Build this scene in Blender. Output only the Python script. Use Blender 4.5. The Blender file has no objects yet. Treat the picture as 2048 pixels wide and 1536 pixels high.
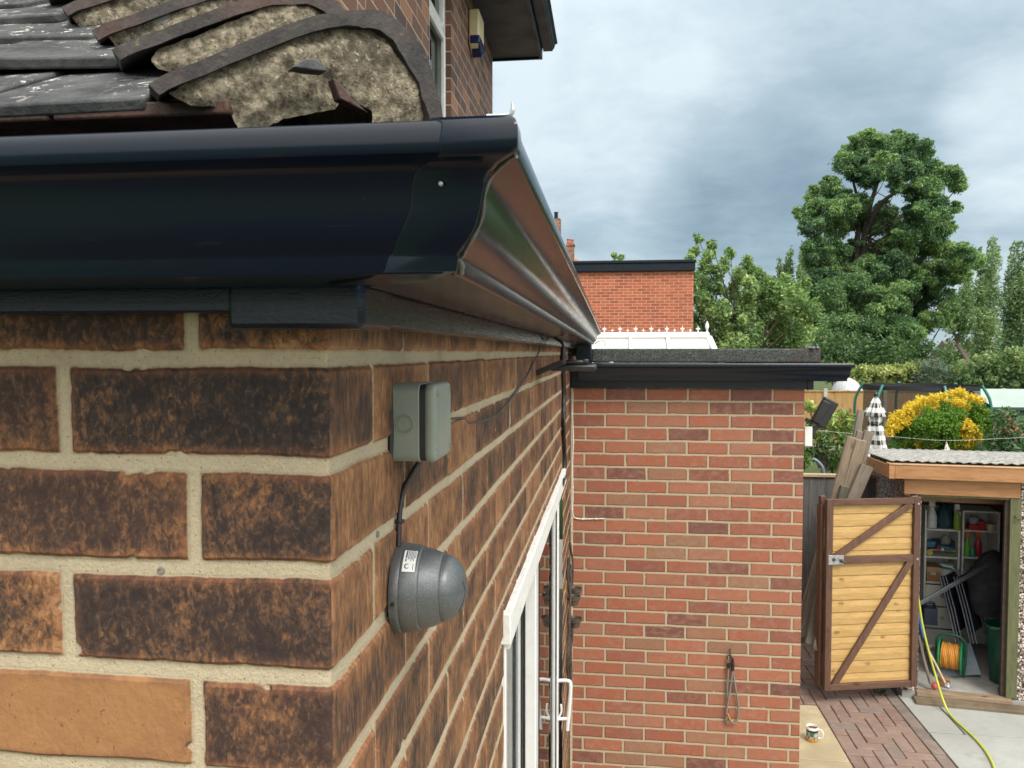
import bpy, math, random
import numpy as np
from mathutils import Vector, Matrix, noise as mnoise

random.seed(7); RNG = np.random.default_rng(11)
SC = bpy.context.scene
COL = SC.collection
R = math.radians

# ------------------------------------------------------------------ camera
EYE = 2.9                       # camera height above the paving
F = 1580.0                      # focal length in pixels of a 2048 wide frame
YAW = math.atan(196.0 / F)
PIT = math.atan(63.0 / F)
cR = Vector((math.cos(YAW), math.sin(YAW), 0))
cF0 = Vector((-math.sin(YAW), math.cos(YAW), 0))
cF = cF0 * math.cos(PIT) - Vector((0, 0, 1)) * math.sin(PIT)
cU = cR.cross(cF)
CAM = Vector((0, 0, EYE))
cam_d = bpy.data.cameras.new('camera'); cam = bpy.data.objects.new('camera', cam_d); COL.objects.link(cam)
cam_d.sensor_width = 36; cam_d.lens = 36 * F / 2048
cam_d.clip_start = 0.02; cam_d.clip_end = 2000
cam_d.dof.use_dof = True; cam_d.dof.focus_distance = 1.15; cam_d.dof.aperture_fstop = 30
cam.matrix_world = Matrix(((cR.x, cU.x, -cF.x, 0), (cR.y, cU.y, -cF.y, 0), (cR.z, cU.z, -cF.z, EYE), (0, 0, 0, 1)))
SC.camera = cam

def ray(px, py):
    return cF + cR * ((px - 1024) / F) - cU * ((py - 768) / F)
def atd(px, py, d): return CAM + ray(px, py) * d
def atz(px, py, z=0.0):
    r = ray(px, py); return CAM + r * ((z - EYE) / r.z)
def atx(px, py, X):
    r = ray(px, py); return CAM + r * (X / r.x)
def aty(px, py, Y):
    r = ray(px, py); return CAM + r * (Y / r.y)
def atplane(px, py, p0, n):
    r = ray(px, py); return CAM + r * ((p0 - CAM).dot(n) / r.dot(n))

# ------------------------------------------------------------------ node helper
class S:
    def __init__(self, g, sock): self.g, self.s = g, sock
    def _b(self, op, o, rev=False): return self.g.m(op, o, self) if rev else self.g.m(op, self, o)
    def __add__(self, o): return self._b('ADD', o)
    def __radd__(self, o): return self._b('ADD', o, True)
    def __sub__(self, o): return self._b('SUBTRACT', o)
    def __rsub__(self, o): return self._b('SUBTRACT', o, True)
    def __mul__(self, o): return self._b('MULTIPLY', o)
    def __rmul__(self, o): return self._b('MULTIPLY', o, True)
    def __truediv__(self, o): return self._b('DIVIDE', o)
class G:
    def __init__(self, nt): self.nt = nt; self.n = nt.nodes; self.l = nt.links
    def set(self, inp, v):
        if isinstance(v, S): self.l.new(v.s, inp)
        elif isinstance(v, (tuple, list)) and inp.type == 'RGBA' and len(v) == 3: inp.default_value = (*v, 1)
        else: inp.default_value = v
    def m(self, op, a, b=None, c=None, clamp=False):
        n = self.n.new('ShaderNodeMath'); n.operation = op; n.use_clamp = clamp
        self.set(n.inputs[0], a)
        if b is not None: self.set(n.inputs[1], b)
        if c is not None: self.set(n.inputs[2], c)
        return S(self, n.outputs[0])
    def vm(self, op, a, b=None):
        n = self.n.new('ShaderNodeVectorMath'); n.operation = op
        self.set(n.inputs[0], a)
        if b is not None: self.set(n.inputs[1], b)
        return S(self, n.outputs['Value' if op in ('DOT_PRODUCT', 'LENGTH') else 'Vector'])
    def sm(self, x, a, b, c=0.0, d=1.0):
        n = self.n.new('ShaderNodeMapRange'); n.interpolation_type = 'SMOOTHSTEP'
        for i, v in enumerate((x, a, b, c, d)): self.set(n.inputs[i], v)
        return S(self, n.outputs[0])
    def coord(self, which): return S(self, self.n.new('ShaderNodeTexCoord').outputs[which])
    def sep(self, v):
        n = self.n.new('ShaderNodeSeparateXYZ'); self.set(n.inputs[0], v); return [S(self, o) for o in n.outputs]
    def comb(self, x, y, z):
        n = self.n.new('ShaderNodeCombineXYZ')
        for i, v in enumerate((x, y, z)): self.set(n.inputs[i], v)
        return S(self, n.outputs[0])
    def noise(self, v, scale, detail=3.0, rough=0.55, dist=0.0):
        n = self.n.new('ShaderNodeTexNoise')
        self.set(n.inputs['Vector'], v); n.inputs['Scale'].default_value = scale
        n.inputs['Detail'].default_value = detail; n.inputs['Roughness'].default_value = rough; n.inputs['Distortion'].default_value = dist
        return S(self, n.outputs['Fac'])
    def vor(self, v, scale, out='Distance', feature='F1', rnd=1.0):
        n = self.n.new('ShaderNodeTexVoronoi'); n.feature = feature
        self.set(n.inputs['Vector'], v); n.inputs['Scale'].default_value = scale; n.inputs['Randomness'].default_value = rnd
        return S(self, n.outputs[out])
    def white(self, v):
        n = self.n.new('ShaderNodeTexWhiteNoise'); self.set(n.inputs['Vector'], v)
        return S(self, n.outputs['Value']), S(self, n.outputs['Color'])
    def ramp(self, x, stops, interp='LINEAR'):
        n = self.n.new('ShaderNodeValToRGB'); n.color_ramp.interpolation = interp
        e = n.color_ramp.elements
        while len(e) > 2: e.remove(e[-1])
        for i, (p, c) in enumerate(stops):
            el = e[i] if i < 2 else e.new(p)
            el.position = p; el.color = (*c, 1)
        self.set(n.inputs[0], x); return S(self, n.outputs[0])
    def mix(self, f, a, b, mode='MIX'):
        n = self.n.new('ShaderNodeMix'); n.data_type = 'RGBA'; n.blend_type = mode; n.clamp_factor = True
        self.set(n.inputs[0], f); self.set(n.inputs[6], a); self.set(n.inputs[7], b)
        return S(self, n.outputs[2])
    def attr(self, name, out='Fac'):
        n = self.n.new('ShaderNodeAttribute'); n.attribute_name = name; return S(self, n.outputs[out])
    def bump(self, h, dist=0.002, strength=1.0):
        n = self.n.new('ShaderNodeBump'); n.inputs['Distance'].default_value = dist; n.inputs['Strength'].default_value = strength
        self.set(n.inputs['Height'], h); return S(self, n.outputs[0])

def newmat(name):
    m = bpy.data.materials.new(name); m.use_nodes = True
    g = G(m.node_tree); b = g.n['Principled BSDF']
    return m, g, b
def fin(g, b, col=None, rough=None, normal=None, spec=None, metal=None, **kw):
    for k, v in (('Base Color', col), ('Roughness', rough), ('Normal', normal), ('Specular IOR Level', spec), ('Metallic', metal)):
        if v is not None: g.set(b.inputs[k], v)
    for k, v in kw.items(): g.set(b.inputs[k.replace('_', ' ')], v)

# ------------------------------------------------------------------ world and sun
SUN_EL, SUN_AZ = R(52), R(150)      # azimuth clockwise from +Y: behind the camera, to the right
sun_dir = Vector((math.sin(SUN_AZ) * math.cos(SUN_EL), math.cos(SUN_AZ) * math.cos(SUN_EL), math.sin(SUN_EL)))
w = bpy.data.worlds.new('World'); SC.world = w; w.use_nodes = True
g = G(w.node_tree)
sky = g.n.new('ShaderNodeTexSky'); sky.sky_type = 'NISHITA'; sky.sun_disc = False
sky.sun_elevation = SUN_EL; sky.sun_rotation = SUN_AZ
D = g.coord('Generated')
dx, dy, dz = g.sep(D)
den = g.m('MAXIMUM', dz, 0.0) + 0.26
P = g.comb(dx / den, dy / den, 0.0)
n1 = g.noise(g.vm('ADD', P, (3.1, 1.7, 0.0)), 1.25, 7, 0.55, 0.35)
n2 = g.noise(P, 3.6, 5, 0.6, 0.2); n3 = g.noise(g.vm('MULTIPLY', P, (1.0, 1.15, 1.0)), 6.0, 8, 0.60, .4)
lum = g.sm(n1, 0.33, 0.72) * 0.27 + g.sm(n2, 0.25, 0.8) * 0.16 + (n3 - .5) * .30
def blob(px, py, wdt, amt):
    d = ray(px, py).normalized()
    return g.sm(g.vm('DOT_PRODUCT', D, tuple(d)), math.cos(wdt), 1.0) * amt
for b_ in ((1130, 120, .26, .22), (1250, -150, .30, .10), (2050, 265, .11, .34), (1940, 520, .14, .05), (1600, 60, .20, .08), (1830, 120, .16, -.03),
           (1500, 470, .15, -.16), (1300, 470, .13, -.12), (1200, 330, .08, .06), (1350, 640, .10, .10), (1300, 400, .10, .10), (1450, 300, .12, -.05), (1680, 330, .14, -.08)):
    lum = lum + blob(*b_)
lum = lum + .45
cl = g.ramp(lum, [(0.0, (.120, .172, .212)), (0.3, (.190, .268, .325)), (0.62, (.315, .405, .462)), (1.0, (.55, .63, .67))])
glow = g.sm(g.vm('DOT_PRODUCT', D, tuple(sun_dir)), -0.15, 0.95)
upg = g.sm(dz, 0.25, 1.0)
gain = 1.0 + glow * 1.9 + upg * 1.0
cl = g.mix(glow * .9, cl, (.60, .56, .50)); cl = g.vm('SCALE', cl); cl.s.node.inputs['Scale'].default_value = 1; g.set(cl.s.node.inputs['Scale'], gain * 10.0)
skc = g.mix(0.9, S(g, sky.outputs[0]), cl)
# below the horizon: dull earth
skc = g.mix(g.sm(dz, -0.06, -0.01), (0.9, .95, .8), skc)
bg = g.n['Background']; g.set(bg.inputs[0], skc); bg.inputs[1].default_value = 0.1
sl = bpy.data.lights.new('sun', 'SUN'); sl.energy = 1.9; sl.angle = R(22); sl.color = (1, .945, .86)
so = bpy.data.objects.new('sun', sl); COL.objects.link(so)
so.rotation_euler = sun_dir.to_track_quat('Z', 'Y').to_euler()
vs = SC.view_settings; vs.view_transform = 'Standard'; vs.look = 'None'; vs.exposure = 0.56; vs.gamma = 1.0

# ------------------------------------------------------------------ mesh helper
WM = {}
class MB:
    def __init__(self): self.v = []; self.f = []
    def add(self, vs, fs):
        k = len(self.v); self.v += [tuple(x) for x in vs]; self.f += [tuple(i + k for i in q) for q in fs]; return self
    def box(self, c, s, M=None):
        x, y, z = s[0] / 2, s[1] / 2, s[2] / 2
        vs = [Vector((a * x, b * y, d * z)) for a in (-1, 1) for b in (-1, 1) for d in (-1, 1)]
        if M is not None: vs = [M @ p for p in vs]
        vs = [p + Vector(c) for p in vs]
        return self.add(vs, [(0, 1, 3, 2), (4, 6, 7, 5), (0, 4, 5, 1), (2, 3, 7, 6), (0, 2, 6, 4), (1, 5, 7, 3)])
    def box2(self, a, b): 
        a, b = Vector(a), Vector(b); return self.box((a + b) / 2, [abs(x) for x in (b - a)])
    def beam(self, p, q, wid, thk, up=(0, 0, 1)):
        p, q, up = Vector(p), Vector(q), Vector(up); d = (q - p); L = d.length; d.normalize()
        s = d.cross(up).normalized(); u = s.cross(d)
        M = Matrix((s, u, d)).transposed()
        return self.box((p + q) / 2, (wid, thk, L), M)
    def tube(self, pts, r, n=8, cap=True):
        pts = [Vector(p) for p in pts]; m = len(pts)
        rs = r if isinstance(r, (list, tuple)) else [r] * m
        k = len(self.v); prev = None
        for i, p in enumerate(pts):
            t = (pts[min(i + 1, m - 1)] - pts[max(i - 1, 0)]).normalized()
            if prev is None:
                a = t.cross(Vector((0, 0, 1)) if abs(t.z) < .9 else Vector((1, 0, 0))).normalized()
            else:
                a = (prev - t * prev.dot(t)).normalized()
            prev = a; b = t.cross(a)
            for j in range(n):
                an = 2 * math.pi * j / n
                self.v.append(tuple(p + (a * math.cos(an) + b * math.sin(an)) * rs[i]))
        for i in range(m - 1):
            for j in range(n):
                j2 = (j + 1) % n
                self.f.append((k + i * n + j, k + i * n + j2, k + (i + 1) * n + j2, k + (i + 1) * n + j))
        if cap:
            self.f.append(tuple(k + j for j in reversed(range(n)))); self.f.append(tuple(k + (m - 1) * n + j for j in range(n)))
        return self
    def lathe(self, prof, n=32, M=None, fold=None):
        # prof: (r, z) pairs, around local z
        k = len(self.v)
        for i, (r, z) in enumerate(prof):
            for j in range(n):
                an = 2 * math.pi * j / n
                rr = r * (fold(an, i) if fold else 1)
                p = Vector((rr * math.cos(an), rr * math.sin(an), z))
                self.v.append(tuple(M @ p if M is not None else p))
        for i in range(len(prof) - 1):
            for j in range(n):
                j2 = (j + 1) % n
                self.f.append((k + i * n + j, k + i * n + j2, k + (i + 1) * n + j2, k + (i + 1) * n + j))
        self.f.append(tuple(k + j for j in reversed(range(n)))); m = len(prof)
        self.f.append(tuple(k + (m - 1) * n + j for j in range(n)))
        return self
    def prism(self, poly, ext):
        # poly: 3D polygon, ext: vector
        n = len(poly); e = Vector(ext)
        vs = [Vector(p) for p in poly] + [Vector(p) + e for p in poly]
        fs = [tuple(reversed(range(n))), tuple(range(n, 2 * n))] + [(i, (i + 1) % n, n + (i + 1) % n, n + i) for i in range(n)]
        return self.add(vs, fs)
    def strip(self, a, b):
        n = len(a); return self.add(list(a) + list(b), [(i, i + 1, n + i + 1, n + i) for i in range(n - 1)])

def sweep(rows):
    mb = MB(); m = len(rows[0])
    for r_ in rows: mb.v += [tuple(p) for p in r_]
    for j in range(len(rows) - 1):
        for i in range(m):
            i2 = (i + 1) % m; mb.f.append((j * m + i, j * m + i2, (j + 1) * m + i2, (j + 1) * m + i))
    k = (len(rows) - 1) * m
    for i in range(m // 2 - 1):
        mb.f.append((i, m - 1 - i, m - 2 - i, i + 1)); mb.f.append((k + i, k + i + 1, k + m - 2 - i, k + m - 1 - i))
    return mb
def curve(pts, n=8):
    """Catmull-Rom through the points"""
    P_ = [Vector(p) for p in pts]; P_ = [P_[0] * 2 - P_[1]] + P_ + [P_[-1] * 2 - P_[-2]]; out = []
    for i in range(1, len(P_) - 2):
        a, b, c, d = P_[i - 1:i + 3]
        for k in range(n):
            t = k / n
            out.append(0.5 * ((2 * b) + (c - a) * t + (2 * a - 5 * b + 4 * c - d) * t * t + (3 * b - a - 3 * c + d) * t ** 3))
    out.append(P_[-2]); return out

def link(name, me, parent=None, M=None):
    o = bpy.data.objects.new(name, me); COL.objects.link(o)
    M = M or Matrix.Identity(4)
    if parent is not None:
        o.parent = parent; o.matrix_parent_inverse = WM[parent.name].inverted()
    o.matrix_basis = M; WM[o.name] = M
    return o
def ob(name, mb, mat, parent=None, M=None, smooth=0, bevel=0, seg=2, uv=None, solid=0, fixn=True):
    """one mesh object; M: world matrix when the mesh is in local coordinates"""
    me = bpy.data.meshes.new(name); me.from_pydata(mb.v, [], mb.f); me.materials.append(mat); me.update()
    if fixn:
        import bmesh
        bm = bmesh.new(); bm.from_mesh(me); bmesh.ops.recalc_face_normals(bm, faces=bm.faces); bm.to_mesh(me); bm.free()
    if smooth:
        me.polygons.foreach_set('use_smooth', [True] * len(me.polygons)); me.set_sharp_from_angle(angle=R(smooth))
    if uv is not None: boxuv(me, uv)
    o = link(name, me, parent, M)
    if solid:
        md = o.modifiers.new('solid', 'SOLIDIFY'); md.thickness = solid; md.offset = 0
    if bevel:
        md = o.modifiers.new('bevel', 'BEVEL'); md.width = bevel; md.segments = seg; md.limit_method = 'ANGLE'; md.angle_limit = R(40)
        if not smooth:
            me.polygons.foreach_set('use_smooth', [True] * len(me.polygons)); me.set_sharp_from_angle(angle=R(35))
            md.harden_normals = False
    return o
def boxuv(me, off=(0, 0)):
    lay = me.uv_layers.new(name='UVMap')
    for p in me.polygons:
        n = p.normal; a = max(range(3), key=lambda i: abs(n[i]))
        for li in p.loop_indices:
            c = me.vertices[me.loops[li].vertex_index].co
            u, v = ((c.y, c.z), (c.x, c.z), (c.x, c.y))[a]
            lay.data[li].uv = (u - off[0], v - off[1])
def tag(o, label=None, cat=None, group=None, kind=None):
    if label: o['label'] = label
    if cat: o['category'] = cat
    if group: o['group'] = group
    if kind: o['kind'] = kind
    return o
def thing(name, label, cat, loc=(0, 0, 0), group=None, M=None):
    o = bpy.data.objects.new(name, None); COL.objects.link(o); o.empty_display_size = .1
    M = M or Matrix.Translation(loc); o.matrix_basis = M; WM[o.name] = M
    return tag(o, label, cat, group)
def kids(o): return [c for c in bpy.data.objects if c.parent == o]
def dup(o, M=None, label=None, parent=None):
    c = o.copy(); COL.objects.link(c); WM[c.name] = WM[o.name]
    if parent: c.parent = parent
    for ch in kids(o): dup(ch, parent=c)
    if M is not None: c.matrix_basis = M; WM[c.name] = M
    if label: c['label'] = label
    return c
def frame(p, xdir, zdir=(0, 0, 1)):
    x = Vector(xdir).normalized(); z = Vector(zdir); y = z.cross(x).normalized(); z = x.cross(y)
    M = Matrix((x, y, z)).transposed().to_4x4(); M.translation = Vector(p); return M

# ------------------------------------------------------------------ materials
def simple(name, col, rough=.5, var=.25, scale=30, bump=0, spec=.5, metal=0, coords='Object', **kw):
    m, g, b = newmat(name); c = g.coord(coords)
    n = g.noise(c, scale, 4, .6)
    colr = g.mix(g.sm(n, .3, .7), tuple(x * (1 - var) for x in col), tuple(min(1, x * (1 + var)) for x in col))
    nb = g.bump(g.noise(c, scale * 5, 3), bump) if bump else None
    rr = g.sm(g.noise(c, scale * .6, 3), .2, .8, max(0, rough - .07), min(1, rough + .1))
    fin(g, b, colr, rr, nb, spec, metal, **kw); return m

def brick_mat(name, pitch, blen, jh, jv, style, quoin=False, displace=False, depth=.004, v0=0.0):
    m, g, b = newmat(name)
    uvc = g.coord('UV'); u, v, _ = g.sep(uvc)
    wv3 = g.comb(u, v, 0.0)
    wa = (g.noise(wv3, 9, 2) - .5); wb = (g.noise(g.comb(u, v, 5.0), 9, 2) - .5)
    fa = (g.noise(wv3, 70, 3) - .5); fb = (g.noise(g.comb(u, v, 3.0), 70, 3) - .5)
    wu = u + wa * .006 + fa * .0028; wv = v + wb * .007 + fb * .0030 - v0
    row = g.m('FLOOR', wv / pitch); fv = wv - row * pitch
    dv = g.m('MINIMUM', fv, pitch - fv) - jh / 2
    par = g.m('FLOORED_MODULO', row + (1.0 if quoin else 0.0), 2.0)
    if quoin:
        side = g.m('GREATER_THAN', u, 0.0)
        par2 = g.m('ABSOLUTE', par - side)
    else:
        side = g.m('MULTIPLY', u, 0.0); par2 = par
    jit = g.white(g.comb(row, 17.0, side))[0]
    uu = wu + par2 * (blen / 2) + ((jit - .5) * .012 if not quoin else 0.0)
    col = g.m('FLOOR', uu / blen); fu = uu - col * blen
    du = g.m('MINIMUM', fu, blen - fu) - jv / 2
    if quoin: du = du + g.m('LESS_THAN', g.m('ABSOLUTE', u), .04) * 1.0
    d = g.m('SMOOTH_MIN', dv, du, .004)
    chip = g.sm(g.noise(g.comb(u, v, 9.0), 34, 2), .60, .76) * .005
    d = d - chip
    mask = g.sm(d, -.0004, .0010)
    seed, scol = g.white(g.comb(col, row, side)); s1, s2, s3 = g.sep(scol)
    vv = g.comb(u + s1 * 7.0, v + s2 * 7.0, s3 * 9.0)
    edge = g.sm(d, .0005, .011)
    fine = g.noise(g.comb((u + s1 * 5.) * 1.7, v * 1.0 + s2, 0.0), 150, 4, .7)
    if style == 'near':
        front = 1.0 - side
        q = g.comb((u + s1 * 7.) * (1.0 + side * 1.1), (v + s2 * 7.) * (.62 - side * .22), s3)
        fl1 = g.noise(q, 210, 5, .64, .7)
        fl2 = g.noise(q, 74, 6, .68, .5)
        big = g.noise(vv, 13, 4, .6)
        # front bricks are burnt nearly black in patches, side bricks brown and dragged
        drag = g.noise(g.comb((u + s1) * 2.6, (v + s2) * .5, s3), 120, 5, .7)
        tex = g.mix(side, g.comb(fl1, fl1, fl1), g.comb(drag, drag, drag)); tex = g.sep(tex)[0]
        redn = g.noise(g.comb(u, v, 2.0), 22, 4, .65)
        low = g.sm(fv, pitch * .40, pitch * .06)              # the lower arris kept its orange colour
        e2 = (1.0 - g.sm(d + (redn - .5) * .030, -.001, .012)) 
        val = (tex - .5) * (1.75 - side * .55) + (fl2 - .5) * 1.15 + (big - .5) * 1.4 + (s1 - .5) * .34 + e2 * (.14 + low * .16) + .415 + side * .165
        c = g.ramp(val, [(0.0, (.013, .012, .014)), (.26, (.033, .024, .020)), (.44, (.078, .045, .029)), (.60, (.150, .075, .037)), (.78, (.235, .112, .050)), (1, (.34, .185, .09))])
        c = g.mix(s2 * .35, c, g.mix(.5, c, (.16, .062, .036)))
        red = g.mix(g.noise(vv, 60, 4, .7), (.15, .052, .028), (.30, .125, .062))
        c = g.mix(e2 * g.sm(redn, .40, .62) * .75, c, red)
        plain = g.m('LESS_THAN', g.m('ABSOLUTE', u + .2235), .1115) * g.m('LESS_THAN', g.m('ABSOLUTE', v - (v0 - .2975)), .0425)
        c = g.mix(plain * .93, c, g.mix(g.noise(vv, 50, 5, .65), (.265, .125, .048), (.36, .185, .078)))
        dark = g.sm(g.noise(vv, 90, 3, .7), .64, .71) * .45
        c = g.mix(dark, c, (.022, .019, .018))
        white = g.sm(g.noise(g.comb(u, v * .6, 8.0), 26, 4, .7), .69, .80) * .30
        c = g.mix(white, c, (.40, .38, .35))
        mort = g.mix(g.noise(wv3, 200, 5, .8), (.32, .265, .175), (.55, .48, .35))
        mort = g.mix(g.sm(g.noise(wv3, 14, 4), .52, .8) * .55, mort, (.25, .20, .12))
        mort = g.mix(g.sm(g.noise(wv3, 380, 2), .62, .72) * .8, mort, (.12, .085, .05))
        mort = g.mix(g.sm(d, -.003, .0002) * .35, mort, (.16, .115, .07))
        mort = g.mix(g.sm(g.noise(wv3, 4.5, 5, .65), .45, .72) * .50, mort, g.mix(.5, mort, (.14, .12, .085)))
        pl2 = plain * e2; c = g.mix(pl2 * g.sm(redn, .42, .60) * .85, c, (.105, .052, .040)); c = g.mix(plain * g.sm(g.noise(g.comb(u * 2.0, v, 4.0), 120, 3, .7), .66, .71) * .8, c, (.07, .04, .025)); c = g.mix(plain * g.sm(g.noise(wv3, 20, 4), .5, .72) * .45, c, (.22, .10, .05))
    elif style == 'red':
        tone = g.ramp(s1, [(0, (.13, .054, .042)), (.05, (.175, .066, .047)), (.11, (.26, .085, .048)), (.5, (.335, .108, .056)), (.75, (.33, .132, .074)), (.9, (.28, .140, .080)), (1, (.24, .140, .078))])
        mot = g.noise(vv, 26, 5, .65)
        c = g.mix(g.sm(mot, .38, .72) * .45, tone, g.mix(s2, (.36, .215, .160), (.21, .098, .078)))
        c = g.mix(g.sm(g.noise(vv, 150, 5, .72), .40, .68) * .50, c, g.mix(.6, c, (.07, .035, .03))); c = g.mix(g.sm(g.noise(g.comb(u + s1, v * 2.0, s2 * 5.), 18, 4, .6), .50, .68) * .45, c, g.mix(s3, (.33, .19, .135), (.15, .075, .06)))
        c = g.mix((1.0 - edge) * .35, c, (.20, .075, .05))
        mort = g.mix(g.noise(wv3, 120, 4, .8), (.29, .245, .165), (.46, .40, .285)); mort = g.mix(g.sm(g.noise(wv3, 7, 4), .5, .75) * .5, mort, (.30, .25, .17)); c = g.mix(g.sm(g.noise(g.comb(u * 2.2, v * .7, 3.0), 2.4, 5, .65), .46, .72) * .45, c, g.mix(.5, c, (.20, .13, .10))); c = g.mix(g.sm(g.noise(wv3, 300, 3, .7), .66, .73) * .6, c, (.42, .34, .27))
    elif style == 'upper':
        tone = g.ramp(s1, [(0, (.075, .042, .034)), (.45, (.140, .068, .045)), (.8, (.19, .090, .056)), (1, (.30, .14, .08))])
        mot = g.noise(g.comb(u * 1.0 + s1, v, s2), 60, 5, .7)
        c = g.mix(g.sm(mot, .5, .7) * .6, tone, (.09, .05, .042))
        mort = g.mix(g.noise(wv3, 90, 3), (.26, .22, .17), (.44, .38, .30))
    else:
        tone = g.ramp(s1, [(0, (.27, .068, .036)), (.5, (.36, .092, .044)), (1, (.44, .125, .06))])
        c = g.mix(g.noise(vv, 30, 3) * .4, tone, (.24, .07, .045))
        mort = g.mix(g.noise(wv3, 60, 3), (.40, .27, .19), (.54, .38, .27))
    colr = g.mix(mask, mort, c)
    # relief
    h = g.sm(d, -.001, .0035) * depth
    rel = (g.noise(g.comb(u * 1.3 + s1, v, 1.0), 95, 5, .6) - .5) * .0015 * mask + (g.noise(wv3, 260, 3, .7) - .5) * .0013 * (1.0 - mask) + (g.noise(wv3, 30, 3) - .5) * .0016 * (1.0 - mask)
    tilt = (s2 - .5) * .0022
    H = h + rel + tilt * mask
    rough = g.mix(mask, (.95, .95, .95), g.mix(g.noise(vv, 80, 3), (.55, .55, .55), (.9, .9, .9)))
    fin(g, b, colr, S(g, rough.s), None, .35)
    if displace:
        dn = g.n.new('ShaderNodeDisplacement'); dn.inputs['Midlevel'].default_value = 0; dn.inputs['Scale'].default_value = 1
        g.set(dn.inputs['Height'], H); g.l.new(dn.outputs[0], g.n['Material Output'].inputs['Displacement'])
        m.displacement_method = 'BOTH'
    else:
        g.set(b.inputs['Normal'], g.bump(H, 1.0, 1.0))
    return m

def wood_mat(name, c1, c2, knot=(.10, .045, .02), rough=.65, scale=1.0, kn=.5, axis=2):
    m, g, b = newmat(name); c = g.coord('Object')
    oi = g.n.new('ShaderNodeObjectInfo'); rnd = S(g, oi.outputs['Random'])
    x, y, z = g.sep(c); A = [x, y, z]
    A = [a + rnd * 9.0 if i != axis else a * .13 + rnd * 5.0 for i, a in enumerate(A)]
    v = g.comb(*A)
    gr = g.noise(v, 38 * scale, 5, .65, .9)
    gr2 = g.noise(v, 160 * scale, 3, .7)
    col = g.mix(g.sm(gr, .3, .7), c1, c2)
    col = g.mix(g.sm(gr2, .5, .8) * .35, col, tuple(q * .5 for q in c1))
    B = [a + rnd * 9.0 if i != axis else a * .55 + rnd * 5.0 for i, a in enumerate((x, y, z))]
    kd = g.vor(g.comb(*B), 7.5 * scale) + (g.noise(c, 60, 3) - .5) * .10
    kk = g.sm(kd, .20, .08) * g.sm(g.noise(c, 7), .5 - kn * .3, .62)
    col = g.mix(kk * .85, col, knot)
    col = g.mix((rnd - .5) * .5, col, tuple(q * .6 for q in c1))
    fin(g, b, col, rough, g.bump(gr2 + gr * .6, .0012), .3); return m

M_near = brick_mat('near_brick', .085, .225, .0135, .0115, 'near', True, True, .0042, v0=EYE - .005)
M_ext = brick_mat('extension_brick', .0735, .225, .0105, .0105, 'red', v0=EYE - .194)
M_up = brick_mat('upper_brick', .085, .225, .0085, .0085, 'upper')
M_far = brick_mat('far_brick', .075, .225, .010, .012, 'far')

def alu(name, col=(.0022, .0065, .0160), rough=.19, peel=0, dirt=.3):
    m, g, b = newmat(name); c = g.coord('Object')
    cs = g.vm('MULTIPLY', c, (.05, .05, 1.0)); st = g.noise(cs, 220, 4, .7)
    rr = g.sm(st, .3, .8, rough - .03, rough + .05)
    colr = g.mix(g.sm(st, .62, .75) * dirt, col, (.03, .03, .03)); colr = g.mix(g.sm(g.noise(c, 170, 3, .7), .73, .76) * .25, colr, (.10, .10, .09))
    nb = g.bump(g.noise(c, 520, 2, .5), .00022) if peel else None
    fin(g, b, colr, rr, nb, .5, IOR=1.42); return m
M_alu = alu('black_aluminium', peel=.0)
M_fas = alu('black_fascia', rough=.26, peel=.18)
M_up_black = simple('anthracite_plastic', (.006, .011, .019), .5, .2, 8, 0, .22)
M_black = simple('black_plastic', (.014, .015, .017), .38, .3, 60)
M_cable = simple('black_cable', (.012, .012, .013), .45, .3, 90)
M_wire = simple('dark_grey_wire', (.05, .045, .045), .5, .3, 90)
M_white = simple('white_upvc', (.66, .67, .67), .28, .04, 12)
M_whited = simple('weathered_white_trim', (.70, .71, .70), .5, .10, 40)
M_jbox = simple('grey_green_plastic', (.205, .240, .215), .42, .06, 30, .0001)
M_seal = simple('rubber_seal', (.012, .014, .018), .55, .2, 90)
M_screw = simple('screw_steel', (.35, .35, .34), .35, .2, 100, metal=.8)
M_steel = simple('galvanised_steel', (.42, .43, .44), .42, .25, 40, metal=.75)
M_rust = simple('rusty_iron', (.060, .045, .038), .65, .5, 60, .0006)

def silver():
    m, g, b = newmat('grey_painted_metal'); c = g.coord('Object')
    sp = g.noise(c, 900, 2, .6); n = g.noise(c, 25, 3)
    col = g.mix(g.sm(sp, .45, .7), (.105, .115, .125), (.17, .185, .195))
    fin(g, b, col, g.sm(n, .3, .7, .36, .48), g.bump(sp, .00006), .5, .45); return m
M_dome = silver()

# ================================================================== NEAR HOUSE
WX, WY = -.221, .60                # corner of the two walls of the near house
def E(z): return EYE + z
house = thing('brick_house', 'near house of dark burnt bricks with black gutter and tiled hip roof', 'house', (WX, WY, 0))

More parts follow.
